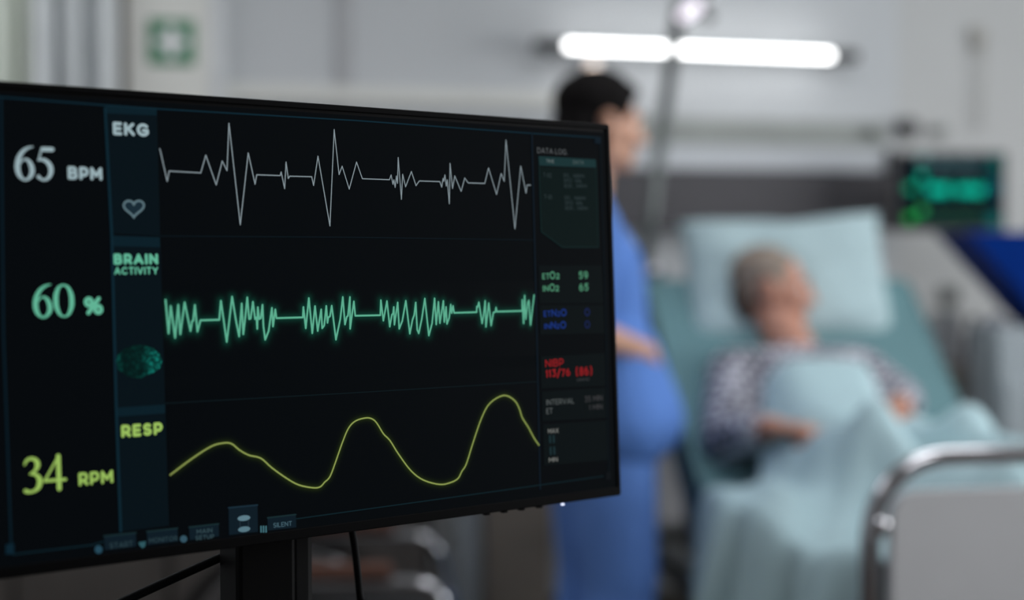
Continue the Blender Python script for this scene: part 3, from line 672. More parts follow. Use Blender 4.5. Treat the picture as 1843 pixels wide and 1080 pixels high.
pm = MB(); pm.grid(Pt); pm.grid(Pb); bmesh.ops.remove_doubles(pm.bm, verts=pm.bm.verts[:], dist=0.0008)
tag(pm.build('pillow', M_pillow, None, True), 'large pale teal pillow propped behind the patient\'s head', 'pillow')

# ------------------------------------------------------------------ patient
def hand(mb, wrist, fwd, palm, thumb_side, scale=1.0, curl=0.5, fr=0.0082):
    """palm, four fingers of different lengths and a thumb from the palm's side"""
    wrist = Vector(wrist); f = Vector(fwd).normalized(); p = Vector(palm); p = (p-f*p.dot(f)).normalized(); t = f.cross(p)*thumb_side
    S = scale
    for k in range(-1, 3):
        c0 = wrist + t*((k-0.5)*0.012*S); c1 = wrist + f*0.085*S + t*((k-0.5)*0.0205*S)
        mb.cone(c0, 0.015*S, c1, 0.0125*S, 10)
    L = {2: (0.040, 0.024, 0.020), 1: (0.045, 0.028, 0.022), 0: (0.042, 0.026, 0.021), -1: (0.033, 0.020, 0.018)}
    for k in (2, 1, 0, -1):
        b = wrist + f*(0.090-(0.006 if k in (2, -1) else 0))*S + t*((k-0.5)*0.0212*S)
        d = (f + t*(k-0.5)*0.10).normalized(); a = 0.25
        for i, l in enumerate(L[k]):
            a += curl*(0.55 if i == 0 else 0.75)
            dd = (d*math.cos(a)+p*math.sin(a)); e = b+dd*l*S
            mb.cone(b, (fr-0.0006*i)*S, e, (fr-0.0006*(i+1))*S, 8); b = e
    b = wrist + f*0.025*S + t*0.028*S
    for i, l in enumerate((0.045, 0.032, 0.026)):
        d = (f*(0.6+0.2*i)+t*(0.75-0.28*i)+p*(0.25+0.12*i)).normalized(); e = b+d*l*S
        mb.cone(b, (0.0125-0.0015*i)*S, e, (0.011-0.0015*i)*S, 8); b = e
def head(mb, c, fwd, up, S=1.0, jaw=1.0):
    """skull, face, nose, brow, lips, chin and ears; returns a frame mapper"""
    f = Vector(fwd).normalized(); u = Vector(up); u = (u-f*u.dot(f)).normalized(); l = u.cross(f)
    R = Matrix((l, f, u)).transposed()
    def q(x, y, z): return Vector(c) + (l*x + f*y + u*z)*S
    def sc(*r): return tuple(v*S for v in r)
    mb.ball(q(0, -0.018, 0.032), sc(0.076, 0.094, 0.084), R, 24, 16)
    mb.ball(q(0, 0.022, -0.018), sc(0.064, 0.066, 0.084), R, 24, 16)
    mb.ball(q(0, 0.040, -0.070), sc(0.044*jaw, 0.042, 0.036), R)
    mb.ball(q(0, 0.071, -0.090), sc(0.020, 0.016, 0.016), R)
    for s in (-1, 1):
        mb.ball(q(s*0.046, 0.012, -0.066), sc(0.018*jaw, 0.040, 0.028), R)
        mb.ball(q(s*0.040, 0.062, -0.026), sc(0.024, 0.022, 0.020), R)
        mb.cone(q(s*0.012, 0.088, 0.026), 0.0085*S, q(s*0.046, 0.070, 0.024), 0.0075*S, 8)
        mb.ball(q(s*0.079, -0.008, -0.010), sc(0.009, 0.020, 0.034), R)
        mb.ball(q(s*0.082, -0.014, 0.010), sc(0.009, 0.018, 0.018), R)
    mb.cone(q(0, 0.086, 0.018), 0.0085*S, q(0, 0.108, -0.026), 0.011*S, 10)
    for s in (-1, 1): mb.ball(q(s*0.0115, 0.096, -0.029), sc(0.0085, 0.010, 0.0075), R)
    mb.cone(q(-0.018, 0.083, -0.055), 0.007*S, q(0.018, 0.083, -0.055), 0.007*S, 8)
    mb.cone(q(-0.015, 0.080, -0.067), 0.0075*S, q(0.015, 0.080, -0.067), 0.0075*S, 8)
    return q, R, sc
def face_bits(q, R, sc, parent, S=1.0, skin=None, browm=None):
    for s in (-1, 1):
        e = MB().ball(q(s*0.031, 0.0685, 0.004), sc(0.0125, 0.0125, 0.0125), R).build('eye', M_eye, parent, True)
        MB().ball(q(s*0.031, 0.0780, 0.004), sc(0.0055, 0.004, 0.0055), R).build('iris', M_iris, e, True)
        MB().tube([q(s*0.014, 0.0935, 0.030), q(s*0.032, 0.090, 0.036), q(s*0.050, 0.076, 0.032)], [0.003*S, 0.0038*S, 0.002*S], 8).build('eyebrow', browm, parent, True)
    MB().tube([q(-0.022, 0.082, -0.061), q(-0.008, 0.0885, -0.0585), q(0, 0.0885, -0.0595), q(0.008, 0.0885, -0.0585), q(0.022, 0.082, -0.061)], [0.002*S, 0.0048*S, 0.0048*S, 0.0048*S, 0.002*S], 8).build('mouth', M_lip, parent, True)

pat = thing('person', 'grey-haired patient in a checked gown sitting up in the bed', 'person', bed(0.98, -0.05, 0.72), BA)
hc = bed(0.575, -0.065, 1.168)
pf = (BR*0.93 + BL*0.34 + Vector((0, 0, -0.02))).normalized()
pu = (Vector((0, 0, 1)) - BL*0.10 + BR*0.02).normalized()
pel = bed(0.99, -0.03, 0.79); che = bed(0.73, -0.035, 0.905); nkb = bed(0.655, -0.04, 1.02)
SHL, ELL, WRL = (0.69, -0.215, 0.950), (0.87, -0.295, 0.812), (1.035, -0.24, 0.862)
SHR, ELR, WRR = (0.69, 0.125, 0.950), (0.85, 0.165, 0.895), (1.02, 0.085, 0.895)
ARMS = [(SHL, ELL, .074, .066), (ELL, WRL, .066, .045), (WRL, (1.11, -0.12, 0.855), .035, .025), (SHR, ELR, .072, .062), (ELR, WRR, .062, .04), (WRR, (1.16, 0.0, 0.88), .035, .025)]
shL, elL, wrL, shR, elR, wrR = [bed(*p) for p in (SHL, ELL, WRL, SHR, ELR, WRR)]
body = MB()
qh, Rh, sh = head(body, hc, pf, pu, 0.98)
body.cone(nkb, 0.058, hc - pu*0.055 - pf*0.015, 0.052)
body.cone(che, 0.100, pel, 0.110); body.cone(shL, 0.058, shR, 0.058); body.cone(nkb-Vector((0, 0, 0.02)), 0.055, che, 0.105)
for s_, e_, w_ in ((shL, elL, wrL), (shR, elR, wrR)):
    body.cone(s_, 0.052, e_, 0.040); body.cone(e_, 0.040, w_, 0.026)
for sg in (-1, 1):
    k0 = bed(0.99, -0.05+sg*0.09, 0.785); k1 = bed(1.40, -0.03+sg*0.10, 0.80); k2 = bed(1.80, -0.01+sg*0.09, 0.765)
    body.cone(k0, 0.08, k1, 0.052); body.cone(k1, 0.05, k2, 0.036); body.cone(k2, 0.034, bed(1.86, sg*0.10, 0.85), 0.026)
hand(body, wrL, (BR*0.78+BL*0.50+Vector((0, 0, -0.06))), Vector((0, 0, -1)) , 1, 1.0, 0.35)
hand(body, wrR, (-BR*0.50+BL*0.82+Vector((0, 0, -0.12))), Vector((0, 0, -1)), -1, 1.0, 0.35)
fuse(body, 'body', M_skin2, pat, 0.0055, 5)
face_bits(qh, Rh, sh, pat, 0.98, None, M_hairg)
hb = MB()
hb.ball(qh(0, -0.030, 0.050), sh(0.082, 0.094, 0.076), Rh, 24, 16)
hb.ball(qh(0, -0.066, 0.004), sh(0.070, 0.052, 0.060), Rh, 20, 12)
for s_ in (-1, 1): hb.ball(qh(s_*0.066, 0.000, 0.030), sh(0.016, 0.030, 0.034), Rh)
fuse(hb, 'hair', M_hairg, pat, 0.007, 3)
hb = MB()
hb.ball(qh(-0.02, -0.088, -0.016), sh(0.056, 0.028, 0.062), Rh, 20, 12); hb.ball(qh(-0.02, -0.072, -0.060), sh(0.045, 0.022, 0.034), Rh)
o_ = fuse(hb, 'nape_hair', M_haird, pat, 0.007, 3); o_['label'] = 'darker hair at the nape'
g = MB()

for sg in (-0.055, 0.055): g.cone(che+BR*sg, 0.105, pel+BR*sg, 0.115)
g.cone(che, 0.11, pel, 0.12); g.cone(nkb-Vector((0, 0, 0.04)), 0.066, che, 0.11); g.cone(shL, 0.074, shR, 0.074)
g.cone(shL, 0.074, elL, 0.066); g.cone(elL, 0.066, elL.lerp(wrL, 0.62), 0.05)
g.cone(shR, 0.072, elR, 0.062); g.cone(elR, 0.062, elR.lerp(wrR, 0.45), 0.05)
g.cone(nkb-Vector((0, 0, 0.022)), 0.060, nkb-Vector((0, 0, 0.05)), 0.085)
fuse(g, 'gown', M_gown, pat, 0.009, 5)

# ------------------------------------------------------------------ blanket over the patient
NS, NVv = 170, 170
SV_ = np.linspace(0, 1, NS); W_ = np.linspace(-0.94, 0.94, NVv)      # along bed, cloth distance across
EDGE = 0.40
def capsule(s, v, p, q, r0, r1, low=False):
    (s0, v0, z0), (s1, v1, z1) = p, q
    t = np.clip(((s-s0)*(s1-s0)+(v-v0)*(v1-v0))/((s1-s0)**2+(v1-v0)**2+1e-9), 0, 1)
    d = np.hypot(s-s0-t*(s1-s0), v-v0-t*(v1-v0)); r = r0+(r1-r0)*t
    h = np.sqrt(np.clip(r*r-d*d, 0, None))
    return np.where(d < r, z0+t*(z1-z0)+(-h if low else h), 9.0 if low else 0.0)
def support(s, v):
    z = np.full(s.shape, 0.712)
    z = np.maximum(z, 0.712 + np.clip(HS-0.03-s, 0, 1)*slope)
    for dv in (-0.07, 0.0, 0.07): z = np.maximum(z, capsule(s, v, (0.73, -0.035+dv, 0.905), (0.99, -0.03+dv, 0.79), 0.130, 0.142))
    for sg in (-1, 1):
        z = np.maximum(z, capsule(s, v, (0.99, -0.05+sg*0.09, 0.785), (1.40, -0.03+sg*0.10, 0.80), 0.085, 0.07))
        z = np.maximum(z, capsule(s, v, (1.40, -0.03+sg*0.10, 0.80), (1.82, -0.01+sg*0.09, 0.765), 0.065, 0.05))
        z = np.maximum(z, capsule(s, v, (1.82, sg*0.10, 0.80), (1.87, sg*0.10, 0.83), 0.05, 0.05))
    return z
sv_, wg_ = np.meshgrid(SV_, W_, indexing='ij')
vt = np.clip(wg_, -EDGE, EDGE)
s0_ = 0.85 + 0.24*np.clip((np.abs(vt+0.02)-0.17)/0.10, 0, 1)**0.8          # drawn up only over the chest, below the arms at the sides
sg_ = s0_ + (2.00-s0_)*sv_
Z = support(sg_, vt) + 0.012
for _ in range(22):
    Zp = np.pad(Z, 1, mode='edge'); Z = 0.2*(Zp[1:-1, 1:-1]+Zp[:-2, 1:-1]+Zp[2:, 1:-1]+Zp[1:-1, :-2]+Zp[1:-1, 2:])
Z = np.maximum(Z, 0.722)
rng = np.random.RandomState(3)
fold = np.zeros_like(Z)
for k in range(16):
    th = rng.uniform(-0.9, 0.9); fr = rng.uniform(8, 26); ph = rng.uniform(0, 6.28); am = 0.05/fr
    fold += am*np.sin(fr*(sg_*math.cos(th)+wg_*math.sin(th))+ph)
# creases fanning from the hands towards the foot end
for (s0, v0, s1, v1, h, wd_) in ((1.16, -0.02, 1.75, -0.38, 0.035, 0.035), (1.12, 0.10, 1.70, 0.36, 0.05, 0.04), (1.2, 0.0, 1.95, 0.1, 0.03, 0.035),
                                 (1.15, -0.3, 1.6, -0.39, 0.03, 0.03), (1.3, -0.1, 1.9, -0.25, 0.03, 0.03), (1.28, 0.32, 1.42, 0.02, 0.055, 0.045)):
    t = np.clip(((sg_-s0)*(s1-s0)+(vt-v0)*(v1-v0))/((s1-s0)**2+(v1-v0)**2), 0, 1)
    d = np.hypot(sg_-s0-t*(s1-s0), vt-v0-t*(v1-v0)); fold += h*np.exp(-(d/wd_)**2)*np.sin(np.pi*np.clip(t*0.9+0.1, 0, 1))**0.5
fold += 0.05*np.clip((sg_-1.25)/0.35, 0, 1)*(0.6+0.4*np.cos(vt*7))
Z = Z + fold
for (p, q, r0, r1) in ARMS:                     # the arms lie on top and press the cloth down
    Z = np.minimum(Z, capsule(sg_, vt, p, q, r0+0.006, r1+0.006, True)+0.012)
for _ in range(3):
    Zp = np.pad(Z, 1, mode='edge'); Z = 0.2*(Zp[1:-1, 1:-1]+Zp[:-2, 1:-1]+Zp[2:, 1:-1]+Zp[1:-1, :-2]+Zp[1:-1, 2:])
H = np.clip(np.abs(wg_)-EDGE, 0, None)
fd = np.clip(H/0.25, 0, 1)
wave = 0.030*np.sin(sg_*21+1.2*np.sin(sg_*5))+0.015*np.sin(sg_*43+2)
Vx = np.sign(wg_)*(np.minimum(np.abs(wg_), EDGE) + 0.030*(1-np.exp(-H/0.04)) + fd*(0.028+wave))
Zr = Z - np.where(H < 0.05, H*H/0.1, H-0.025)
Zr = np.maximum(Zr, 0.25)
bl = MB(); bl.grid([[bed(sg_[i, j], Vx[i, j], Zr[i, j]) for j in range(NVv)] for i in range(NS)])
blo = bl.build('blanket', M_blank, None, True); tag(blo, 'pale teal blanket spread over the patient and hanging down the bed side', 'blanket')
so = blo.modifiers.new('thick', 'SOLIDIFY'); so.thickness = 0.008; so.offset = 1

# ------------------------------------------------------------------ nurse
npos = Vector((0.205, 3.42, 0)); NA = math.radians(14)
NF = Vector((math.cos(NA), math.sin(NA), 0)); NL = Vector((-math.sin(NA), math.cos(NA), 0))
def nu(f, l, z): return npos + NF*f + NL*l + Vector((0, 0, z))
nur = thing('person', 'dark-haired nurse in blue scrubs standing beside the bed', 'person', (npos.x, npos.y, 0), NA)
nb = MB(); nh = nu(0.012, 0, 1.575)
qn, Rn, sn = head(nb, nh, NF + NL*0.05 + Vector((0, 0, -0.10)), (0, 0, 1), 1.0)
nb.cone(nu(-0.03, 0, 1.40), 0.056, nu(-0.012, 0, 1.52), 0.052)
nb.cone(nu(-0.02, 0, 1.22), 0.105, nu(-0.01, 0, 0.98), 0.105); nb.cone(nu(-0.07, -0.15, 1.335), 0.045, nu(-0.055, 0.15, 1.335), 0.045)
NJ = {}
for sg in (-1, 1):
    s_, e_, w_ = nu(-0.07, sg*0.185, 1.325), nu(-0.11, sg*0.225, 1.10), nu(0.085, sg*0.125, 1.035)
    NJ[sg] = (s_, e_, w_)
    nb.cone(s_, 0.048, e_, 0.038); nb.cone(e_, 0.038, w_, 0.025)
    hand(nb, w_, NF*0.45 - NL*sg*0.75 + Vector((0, 0, -0.38)), -NF*0.3 - NL*sg*0.4 + Vector((0, 0, -0.6)), 1 if sg < 0 else -1, 0.95, 0.45)
    nb.cone(nu(0.0, sg*0.085, 0.93), 0.09, nu(0.02, sg*0.095, 0.50), 0.055); nb.cone(nu(0.02, sg*0.095, 0.50), 0.054, nu(-0.02, sg*0.10, 0.09), 0.036)
    nb.cone(nu(-0.03, sg*0.10, 0.05), 0.036, nu(0.11, sg*0.115, 0.035), 0.03)
fuse(nb, 'body', M_skin, nur, 0.006, 5)
face_bits(qn, Rn, sn, nur, 1.0, None, M_hairb)
hb = MB()
hb.ball(qn(0, -0.030, 0.050), sn(0.088, 0.100, 0.078), Rn, 24, 16); hb.ball(qn(0, -0.060, -0.010), sn(0.078, 0.066, 0.085), Rn, 20, 12)
hb.ball(qn(0, 0.040, 0.085), sn(0.060, 0.040, 0.026), Rn); hb.ball(qn(0, -0.02, 0.075), sn(0.078, 0.088, 0.062), Rn, 24, 16)
for s_ in (-1, 1): hb.ball(qn(s_*0.066, -0.005, 0.048), sn(0.024, 0.052, 0.050), Rn)
fuse(hb, 'hair', M_hairb, nur, 0.007, 3)
tn = MB()
tn.cone(nu(-0.02, 0, 1.22), 0.135, nu(0.0, 0, 1.0), 0.13); tn.cone(nu(-0.075, -0.145, 1.325), 0.068, nu(-0.055, 0.145, 1.325), 0.068)
tn.cone(nu(-0.035, 0, 1.375), 0.070, nu(-0.02, 0, 1.23), 0.13)
for l_ in (-0.075, 0.0, 0.075): tn.cone(nu(0.0, l_*0.6, 1.03), 0.125, nu(0.015, l_, 0.865), 0.142)
for l_ in (-0.07, 0.07): tn.cone(nu(0.03, l_*0.6, 1.02), 0.11, nu(0.088, l_, 0.875), 0.105)
for sg in (-1, 1):
    s_, e_, w_ = NJ[sg]
    tn.cone(s_, 0.068, s_.lerp(e_, 0.85), 0.064)
fuse(tn, 'tunic', M_scrub, nur, 0.009, 6)
ts = MB()
for sg in (-1, 1):
    ts.cone(nu(0.0, sg*0.08, 0.90), 0.115, nu(0.025, sg*0.10, 0.50), 0.092); ts.cone(nu(0.025, sg*0.10, 0.50), 0.09, nu(-0.005, sg*0.105, 0.14), 0.085)
fuse(ts, 'trousers', M_scrubd, nur, 0.010, 5)
for sg in (-1, 1):
    sb = MB(); sb.ball(nu(0.05, sg*0.11, 0.045), (0.135, 0.052, 0.045), Rz(NA)); sb.ball(nu(-0.03, sg*0.105, 0.06), (0.06, 0.045, 0.055), Rz(NA))
    sb.box(nu(0.04, sg*0.11, 0.012), (0.26, 0.095, 0.022), Rz(NA), 0.008)
    fuse(sb, 'shoe', M_shoe, nur, 0.008, 3)

# ------------------------------------------------------------------ bed-head unit on the wall
ua, ub = wt(1050), wt(1600, .06)
uc = (ua+ub)/2; ul = ub-ua
hu = thing('bed_head_unit', 'long wall-mounted bed-head unit with charcoal panel under a pale strip', 'wall unit', wall(uc, 0, wz(1350, 413)), WA)
def zpx(y, out): return wz(1380, y, out)
def ubox(name, m, y0, y1, out, x0=None, x1=None, bev=0.004):
    t0, t1 = (ua, ub) if x0 is None else (wt(x0, out), wt(x1, out))
    z0, z1 = zpx(y1, out), zpx(y0, out)
    return MB().box(wall((t0+t1)/2, out/2, (z0+z1)/2), (t1-t0, out, z1-z0), RW, bev).build(name, m, hu)
ubox('charcoal_panel', M_darkp, 308, 413, 0.10)
ubox('pale_strip', M_strip, 264, 306, 0.075)
ubox('service_rail', M_railg, 216, 262, 0.035)
ubox('end_cap', M_dsteel, 264, 413, 0.105, 1600, 1608)
for px, py, r in ((1623, 232, 0.034), (1561, 240, 0.024), (1680, 236, 0.018)):
    t_ = wt(px); z_ = wz(px, py)
    o_ = thing('gas_outlet', {1623: 'dark round wall outlet just above the small wall screen', 1561: 'grey round wall outlet on the rail left of the small screen', 1680: 'faint grey wall outlet above the middle of the small screen'}[px], 'outlet', wall(t_, 0, z_), WA, 'wall outlets over the bed head')
    MB().cyl(wall(t_, 0.0 if px != 1561 else 0.036, z_), wall(t_, 0.05 if px != 1561 else 0.075, z_), r).build('socket', M_dsteel if px == 1623 else M_railg, o_)
    MB().cyl(wall(t_, 0.05 if px != 1561 else 0.07, z_), wall(t_, 0.07 if px != 1561 else 0.09, z_), r*0.7).build('knob', M_dsteel if px == 1623 else M_railg, o_)
# ------------------------------------------------------------------ tube lamp over the bed
LA = math.radians(14.5); LD = Vector((math.cos(LA), math.sin(LA), 0)); LN = Vector((math.sin(LA), -math.cos(LA), 0)); RL = Rz(LA)
lc = at(1263.5, 91, 4.73); hl = 0.466
lm = thing('wall_lamp', 'bright white tube lamp mounted on the wall over the bed', 'lamp', lc, LA)
MB().tube([lc-LD*hl, lc+LD*hl], 0.0125, 16).build('tube', M_tube, lm, True)
MB().box(lc-LN*0.028, (2*hl+0.02, 0.014, 0.022), RL, 0.003).build('reflector', M_white, lm)
for sg in (-1, 1):
    MB().box(lc+LD*sg*(hl+0.054)-LN*0.012, (0.10, 0.05, 0.036), RL, 0.008).build('end_cap', M_leath, lm)
    MB().box(lc+LD*sg*(hl+0.03)-LN*0.065, (0.03, 0.085, 0.03), RL, 0.003).build('bracket', M_dsteel, lm)
sp0 = at(1065, 117, 4.70)
ws = thing('reading_spot', 'small warm spotlight under the left end of the tube lamp', 'lamp', sp0, LA)
MB().cyl(sp0, sp0+Vector((0, 0, 0.028)), 0.032).build('shade', M_white, ws)
MB().ball(sp0+LN*0.012, (0.024, 0.024, 0.010)).build('bulb', M_spot, ws, True)
# ------------------------------------------------------------------ lifting pole, leaning over the bed head
YP = 4.30
pl0, pl1 = at(1116, 800, YP), at(1216, 60, YP)
pole = thing('lifting_pole', 'slanted grey metal lifting pole with an added glowing highlight above the tube lamp', 'lamp', pl0, 0)
pdir = (pl1-pl0).normalized(); ptop = pl1+pdir*0.10
MB().tube([pl0, ptop], 0.020, 16).build('pole', M_steel, pole, True)
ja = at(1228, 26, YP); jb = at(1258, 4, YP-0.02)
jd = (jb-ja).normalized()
MB().tube([ja-jd*0.01, ja, jb+jd*0.02, jb+jd*0.045], [0.022, 0.034, 0.034, 0.02], 24).build('clamp_joint', M_chrome, pole, True)
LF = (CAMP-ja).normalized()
MB().ball(ja.lerp(jb, 0.5)+LF*0.022-Vector((0, 0, 0.004)), (0.048, 0.018, 0.022), Vector((1, 0, 0)).rotation_difference(jd).to_matrix(), 20, 12).build('glowing_highlight', emit('glowing_highlight', (236, 226, 240), 1.5, (230, 230, 230)), pole, True)  # emissive ellipsoid imitates the bright highlight on the chrome clamp, not a lamp
MB().ball(at(1216, 40, YP-0.01), 0.019).build('clamp_knob', M_dsteel, pole, True)
MB().ball(at(1276, 30, YP), 0.017).build('clamp_knob', M_dsteel, pole, True)
MB().tube([at(1248, 18, YP), at(1276, 30, YP)], 0.008).build('clamp_lever', M_steel, pole, True)
MB().tube([Vector(p) for p in spline([tuple(jb), tuple(jb+Vector((.06, -.05, .10))), tuple(jb+Vector((.12, -.25, .2))), tuple(jb+Vector((.18, -.5, .18)))], 5)], 0.016, 14).build('arm', M_steel, pole, True)
MB().ball(at(1180, 490, 4.0), 0.027, None, 24, 16).build('hook_ball', M_chrome, pole, True)
MB().tube([at(1160, 470, YP), at(1168, 480, 4.15), at(1180, 490, 4.0)], 0.006).build('hook', M_steel, pole, True)
MB().cyl(pl0-pdir*0.03, pl0+pdir*0.08, 0.024).build('socket', M_dsteel, pole)
MB().tube([pl0, bed(0.02, -HW, pl0.z)], 0.012).build('mounting_bar', M_steel, pole, True)

# ------------------------------------------------------------------ small monitor on the wall
YS = 4.62
c0, c1 = at(1614, 276, YS), at(1810, 414, YS)
mc = (c0+c1)/2; mw, mh = c1.x-c0.x, c0.z-c1.z; RM = Rz(math.radians(2))
sm = thing('small_patient_monitor', 'small wall-mounted patient monitor with blurred green traces', 'monitor', (mc.x, mc.y, c1.z), math.radians(2))
MB().box(mc+Vector((0, 0.028, 0)), (mw+0.012, 0.05, mh+0.012), RM, 0.008, 3).build('housing', mat('monitor_grey', (100, 98, 98), 0.5), sm)
sms = MB().box(mc+Vector((0, 0.0, 0)), (mw-0.012, 0.004, mh-0.012), RM).build('screen', emit('small_screen', (6, 17, 25)), sm)
ex, ez = RM @ Vector((1, 0, 0)), Vector((0, 0, 1))
def sm_pt(u, v, k=1): return mc + ex*(u*mw) + ez*(v*mh) + (RM @ Vector((0, -0.0024-0.0004*k, 0)))
def sm_line(name, pts, w, rgb, s):
    mb = MB()
    for (u0, v0), (u1, v1) in zip(pts[:-1], pts[1:]):
        a_, b2 = sm_pt(u0, v0), sm_pt(u1, v1); d = (b2-a_).normalized(); nn = d.cross(RM @ Vector((0, 1, 0)))*w/2
        mb.bm.faces.new([mb.bm.verts.new(p) for p in (a_+nn, a_-nn, b2-nn, b2+nn)])
    mb.build(name, emit('smpx_%d_%d_%d' % rgb, rgb, s), sms, normals=False)
def sm_rect(name, u0, u1, v0, v1, rgb, s, k=1):
    mb = MB(); mb.bm.faces.new([mb.bm.verts.new(p) for p in (sm_pt(u0, v0, k), sm_pt(u1, v0, k), sm_pt(u1, v1, k), sm_pt(u0, v1, k))])
    mb.build(name, emit('smr_%d_%d_%d' % rgb, rgb, s), sms, normals=False)
rs = random.Random(2)
def burst(u0, u1, v, amp, n): return [(u0+(u1-u0)*i/n, v+(amp*rs.uniform(.6, 1)*(1 if i % 2 else -1) if 0 < i < n else 0)) for i in range(n+1)]
sm_line('ekg_trace', [(-.22, .34), (-.10, .34), (-.08, .44), (-.06, .24), (-.04, .34), (.1, .34), (.12, .43), (.14, .25), (.16, .34), (.30, .34)], 0.003, (120, 150, 155), 1.0)
sm_line('brain_activity_trace', burst(-.22, -.02, .02, .08, 18)+burst(.04, .30, .02, .08, 22), 0.004, (10, 225, 190), 0.95)
sm_line('resp_trace', [(-.22, -.34), (-.15, -.28), (-.05, -.37), (.03, -.25), (.12, -.36), (.22, -.24), (.30, -.32)], 0.003, (80, 120, 70), 1.0)
sm_rect('figure', -.42, -.34, .0, .09, (20, 200, 150), 0.7); sm_rect('figure', -.31, -.24, .14, .24, (20, 200, 170), 0.8)
sm_rect('figure', -.42, -.34, -.40, -.30, (40, 190, 80), 0.8); sm_rect('figure', -.31, -.24, -.31, -.20, (60, 190, 110), 0.8)
sm_rect('figure', -.32, -.22, .37, .47, (110, 165, 165), 0.6)
sm_rect('value_panel', .34, .46, .25, .47, (4, 80, 78), 1.0); sm_rect('value_panel', .34, .46, -.05, .15, (4, 80, 90), 1.0); sm_rect('value_panel', .34, .46, -.46, -.28, (20, 96, 96), 1.0)
sm_rect('heading_panel', -.22, .32, .27, .47, (6, 38, 46), 1.0, 0); sm_rect('heading_panel', -.22, .32, -.46, -.2, (6, 36, 38), 1.0, 0)
MB().box(mc+Vector((0.0, 0.12, -0.02)), (0.07, 0.15, 0.07), RM, 0.006).build('wall_arm', M_dsteel, sm)
tt = wt(1712); MB().box(wall(tt, 0.01, mc.z-0.02), (0.16, 0.02, 0.2), RW, 0.004).build('wall_plate', M_railg, sm)

# ------------------------------------------------------------------ sign, curtain, hook
sc_ = wall(wt(312.5, .1), 0.104, wz(312.5, 76, .1)); ssz = 0.135
sgn_ = thing('first_aid_sign', 'green square sign with a white cross on the pillar', 'sign', sc_, WA)
MB().box(sc_, (ssz, 0.006, ssz), RW, 0.002).build('plate', M_green, sgn_)
cr_ = MB(); cr_.box(sc_+WN*0.0035, (0.034, 0.002, 0.096), RW); cr_.box(sc_+WN*0.0035, (0.096, 0.0022, 0.034), RW); cr_.build('cross', M_signw, sgn_)
def curtain(px0, px1, out, m, lab, waves, amp, seed):
    ta, tb_ = wt(px0, out), wt(px1, out); n = 160; r = random.Random(seed)
    mid = (ta+tb_)/2; cu = thing('curtain', lab, 'curtain', wall(mid, out, 0.04), WA, 'pale floor-length curtains')
    P = []
    for zi in range(14):
        z = 0.04+(2.62-0.04)*zi/13; row = []
        for i in range(n+1):
            f = i/n; ph = f*waves*2*math.pi
            row.append(wall(ta+(tb_-ta)*f, out+amp*math.sin(ph+0.15*math.sin(z*2+f*5))+amp*0.35*math.sin(2.3*ph+1.3*z*0.3), z))
        P.append(row)
    o = MB().grid(P).build('cloth', m, cu, True)
    sd = o.modifiers.new('t', 'SOLIDIFY'); sd.thickness = 0.004
    MB().tube([wall(ta-.02, out, 2.64), wall(tb_+.02, out, 2.64)], 0.012).build('rail', M_steel, cu, True)
M_cur1 = mat('curtain_green_grey', (216, 222, 212), 0.95, var=0.03); M_cur2 = mat('curtain_grey', (222, 226, 227), 0.95, var=0.03)
curtain(-170, 60, 0.24, M_cur1, 'pale green-grey curtain at the far left behind the monitor', 4.2, 0.05, 1)
curtain(66, 216, 0.20, M_cur2, 'light grey curtain between the green-grey curtain and the sign pillar', 2.6, 0.055, 2)
t_ = wt(1752); z_ = wz(1752, 70)
hk = thing('wall_hook', 'pale grey wall hook high above the small wall screen', 'hook', wall(t_, 0, z_), WA)
MB().box(wall(t_, 0.008, z_), (0.05, 0.016, 0.09), RW, 0.005).build('plate', M_hook, hk)
MB().tube([wall(t_, 0.01, z_-.01), wall(t_, 0.05, z_-.02), wall(t_, 0.06, z_+.02)], 0.008).build('peg', M_hook, hk, True)
MB().tube([wall(t_, 0.045, z_-.015), wall(t_+.005, 0.03, z_-.15), wall(t_, 0.03, z_-.32)], 0.005).build('cord', M_hook, hk, True)

# ------------------------------------------------------------------ bedside cabinet and what stands on it
cx0, cy0 = 1.475, 4.50; CT = 0.915
bc = thing('bedside_cabinet', 'taupe bedside cabinet with drawers on the far side of the bed', 'cabinet', (cx0, cy0, 0), BA)
RC = Rz(BA); FX, FY = RC @ Vector((1, 0, 0)), RC @ Vector((0, -1, 0))
def cab(u, d, z): return Vector((cx0, cy0, 0)) + FX*u + FY*d + Vector((0, 0, z))
MB().box(cab(0, 0, CT-0.0125), (0.40, 0.42, 0.025), RC, 0.005).build('top', M_taupe2, bc)
for sg in (-1, 1): MB().box(cab(sg*0.18, 0, CT/2), (0.022, 0.38, CT-0.05), RC).build('side_panel', M_taupe2, bc)
MB().box(cab(0, -0.18, CT/2), (0.36, 0.02, CT-0.06), RC).build('back_panel', M_taupe2, bc)
for z in (0.82, 0.69):
    d_ = MB().box(cab(0, 0.185, z), (0.345, 0.02, 0.115), RC, 0.004).build('drawer', M_taupe2, bc)
    MB().box(cab(0, 0.205, z+0.02), (0.12, 0.02, 0.014), RC, 0.003).build('handle', M_steel, d_)
MB().box(cab(0, 0.0, 0.61), (0.345, 0.36, 0.018), RC).build('shelf', M_taupe2, bc)
MB().box(cab(0, 0.0, 0.07), (0.345, 0.36, 0.04), RC).build('bottom', M_taupe2, bc)
dr = MB().box(cab(0, 0.185, 0.22), (0.345, 0.02, 0.26), RC, 0.004).build('door', M_taupe2, bc)
MB().box(cab(0.12, 0.2, 0.28), (0.014, 0.02, 0.09), RC, 0.003).build('handle', M_steel, dr)
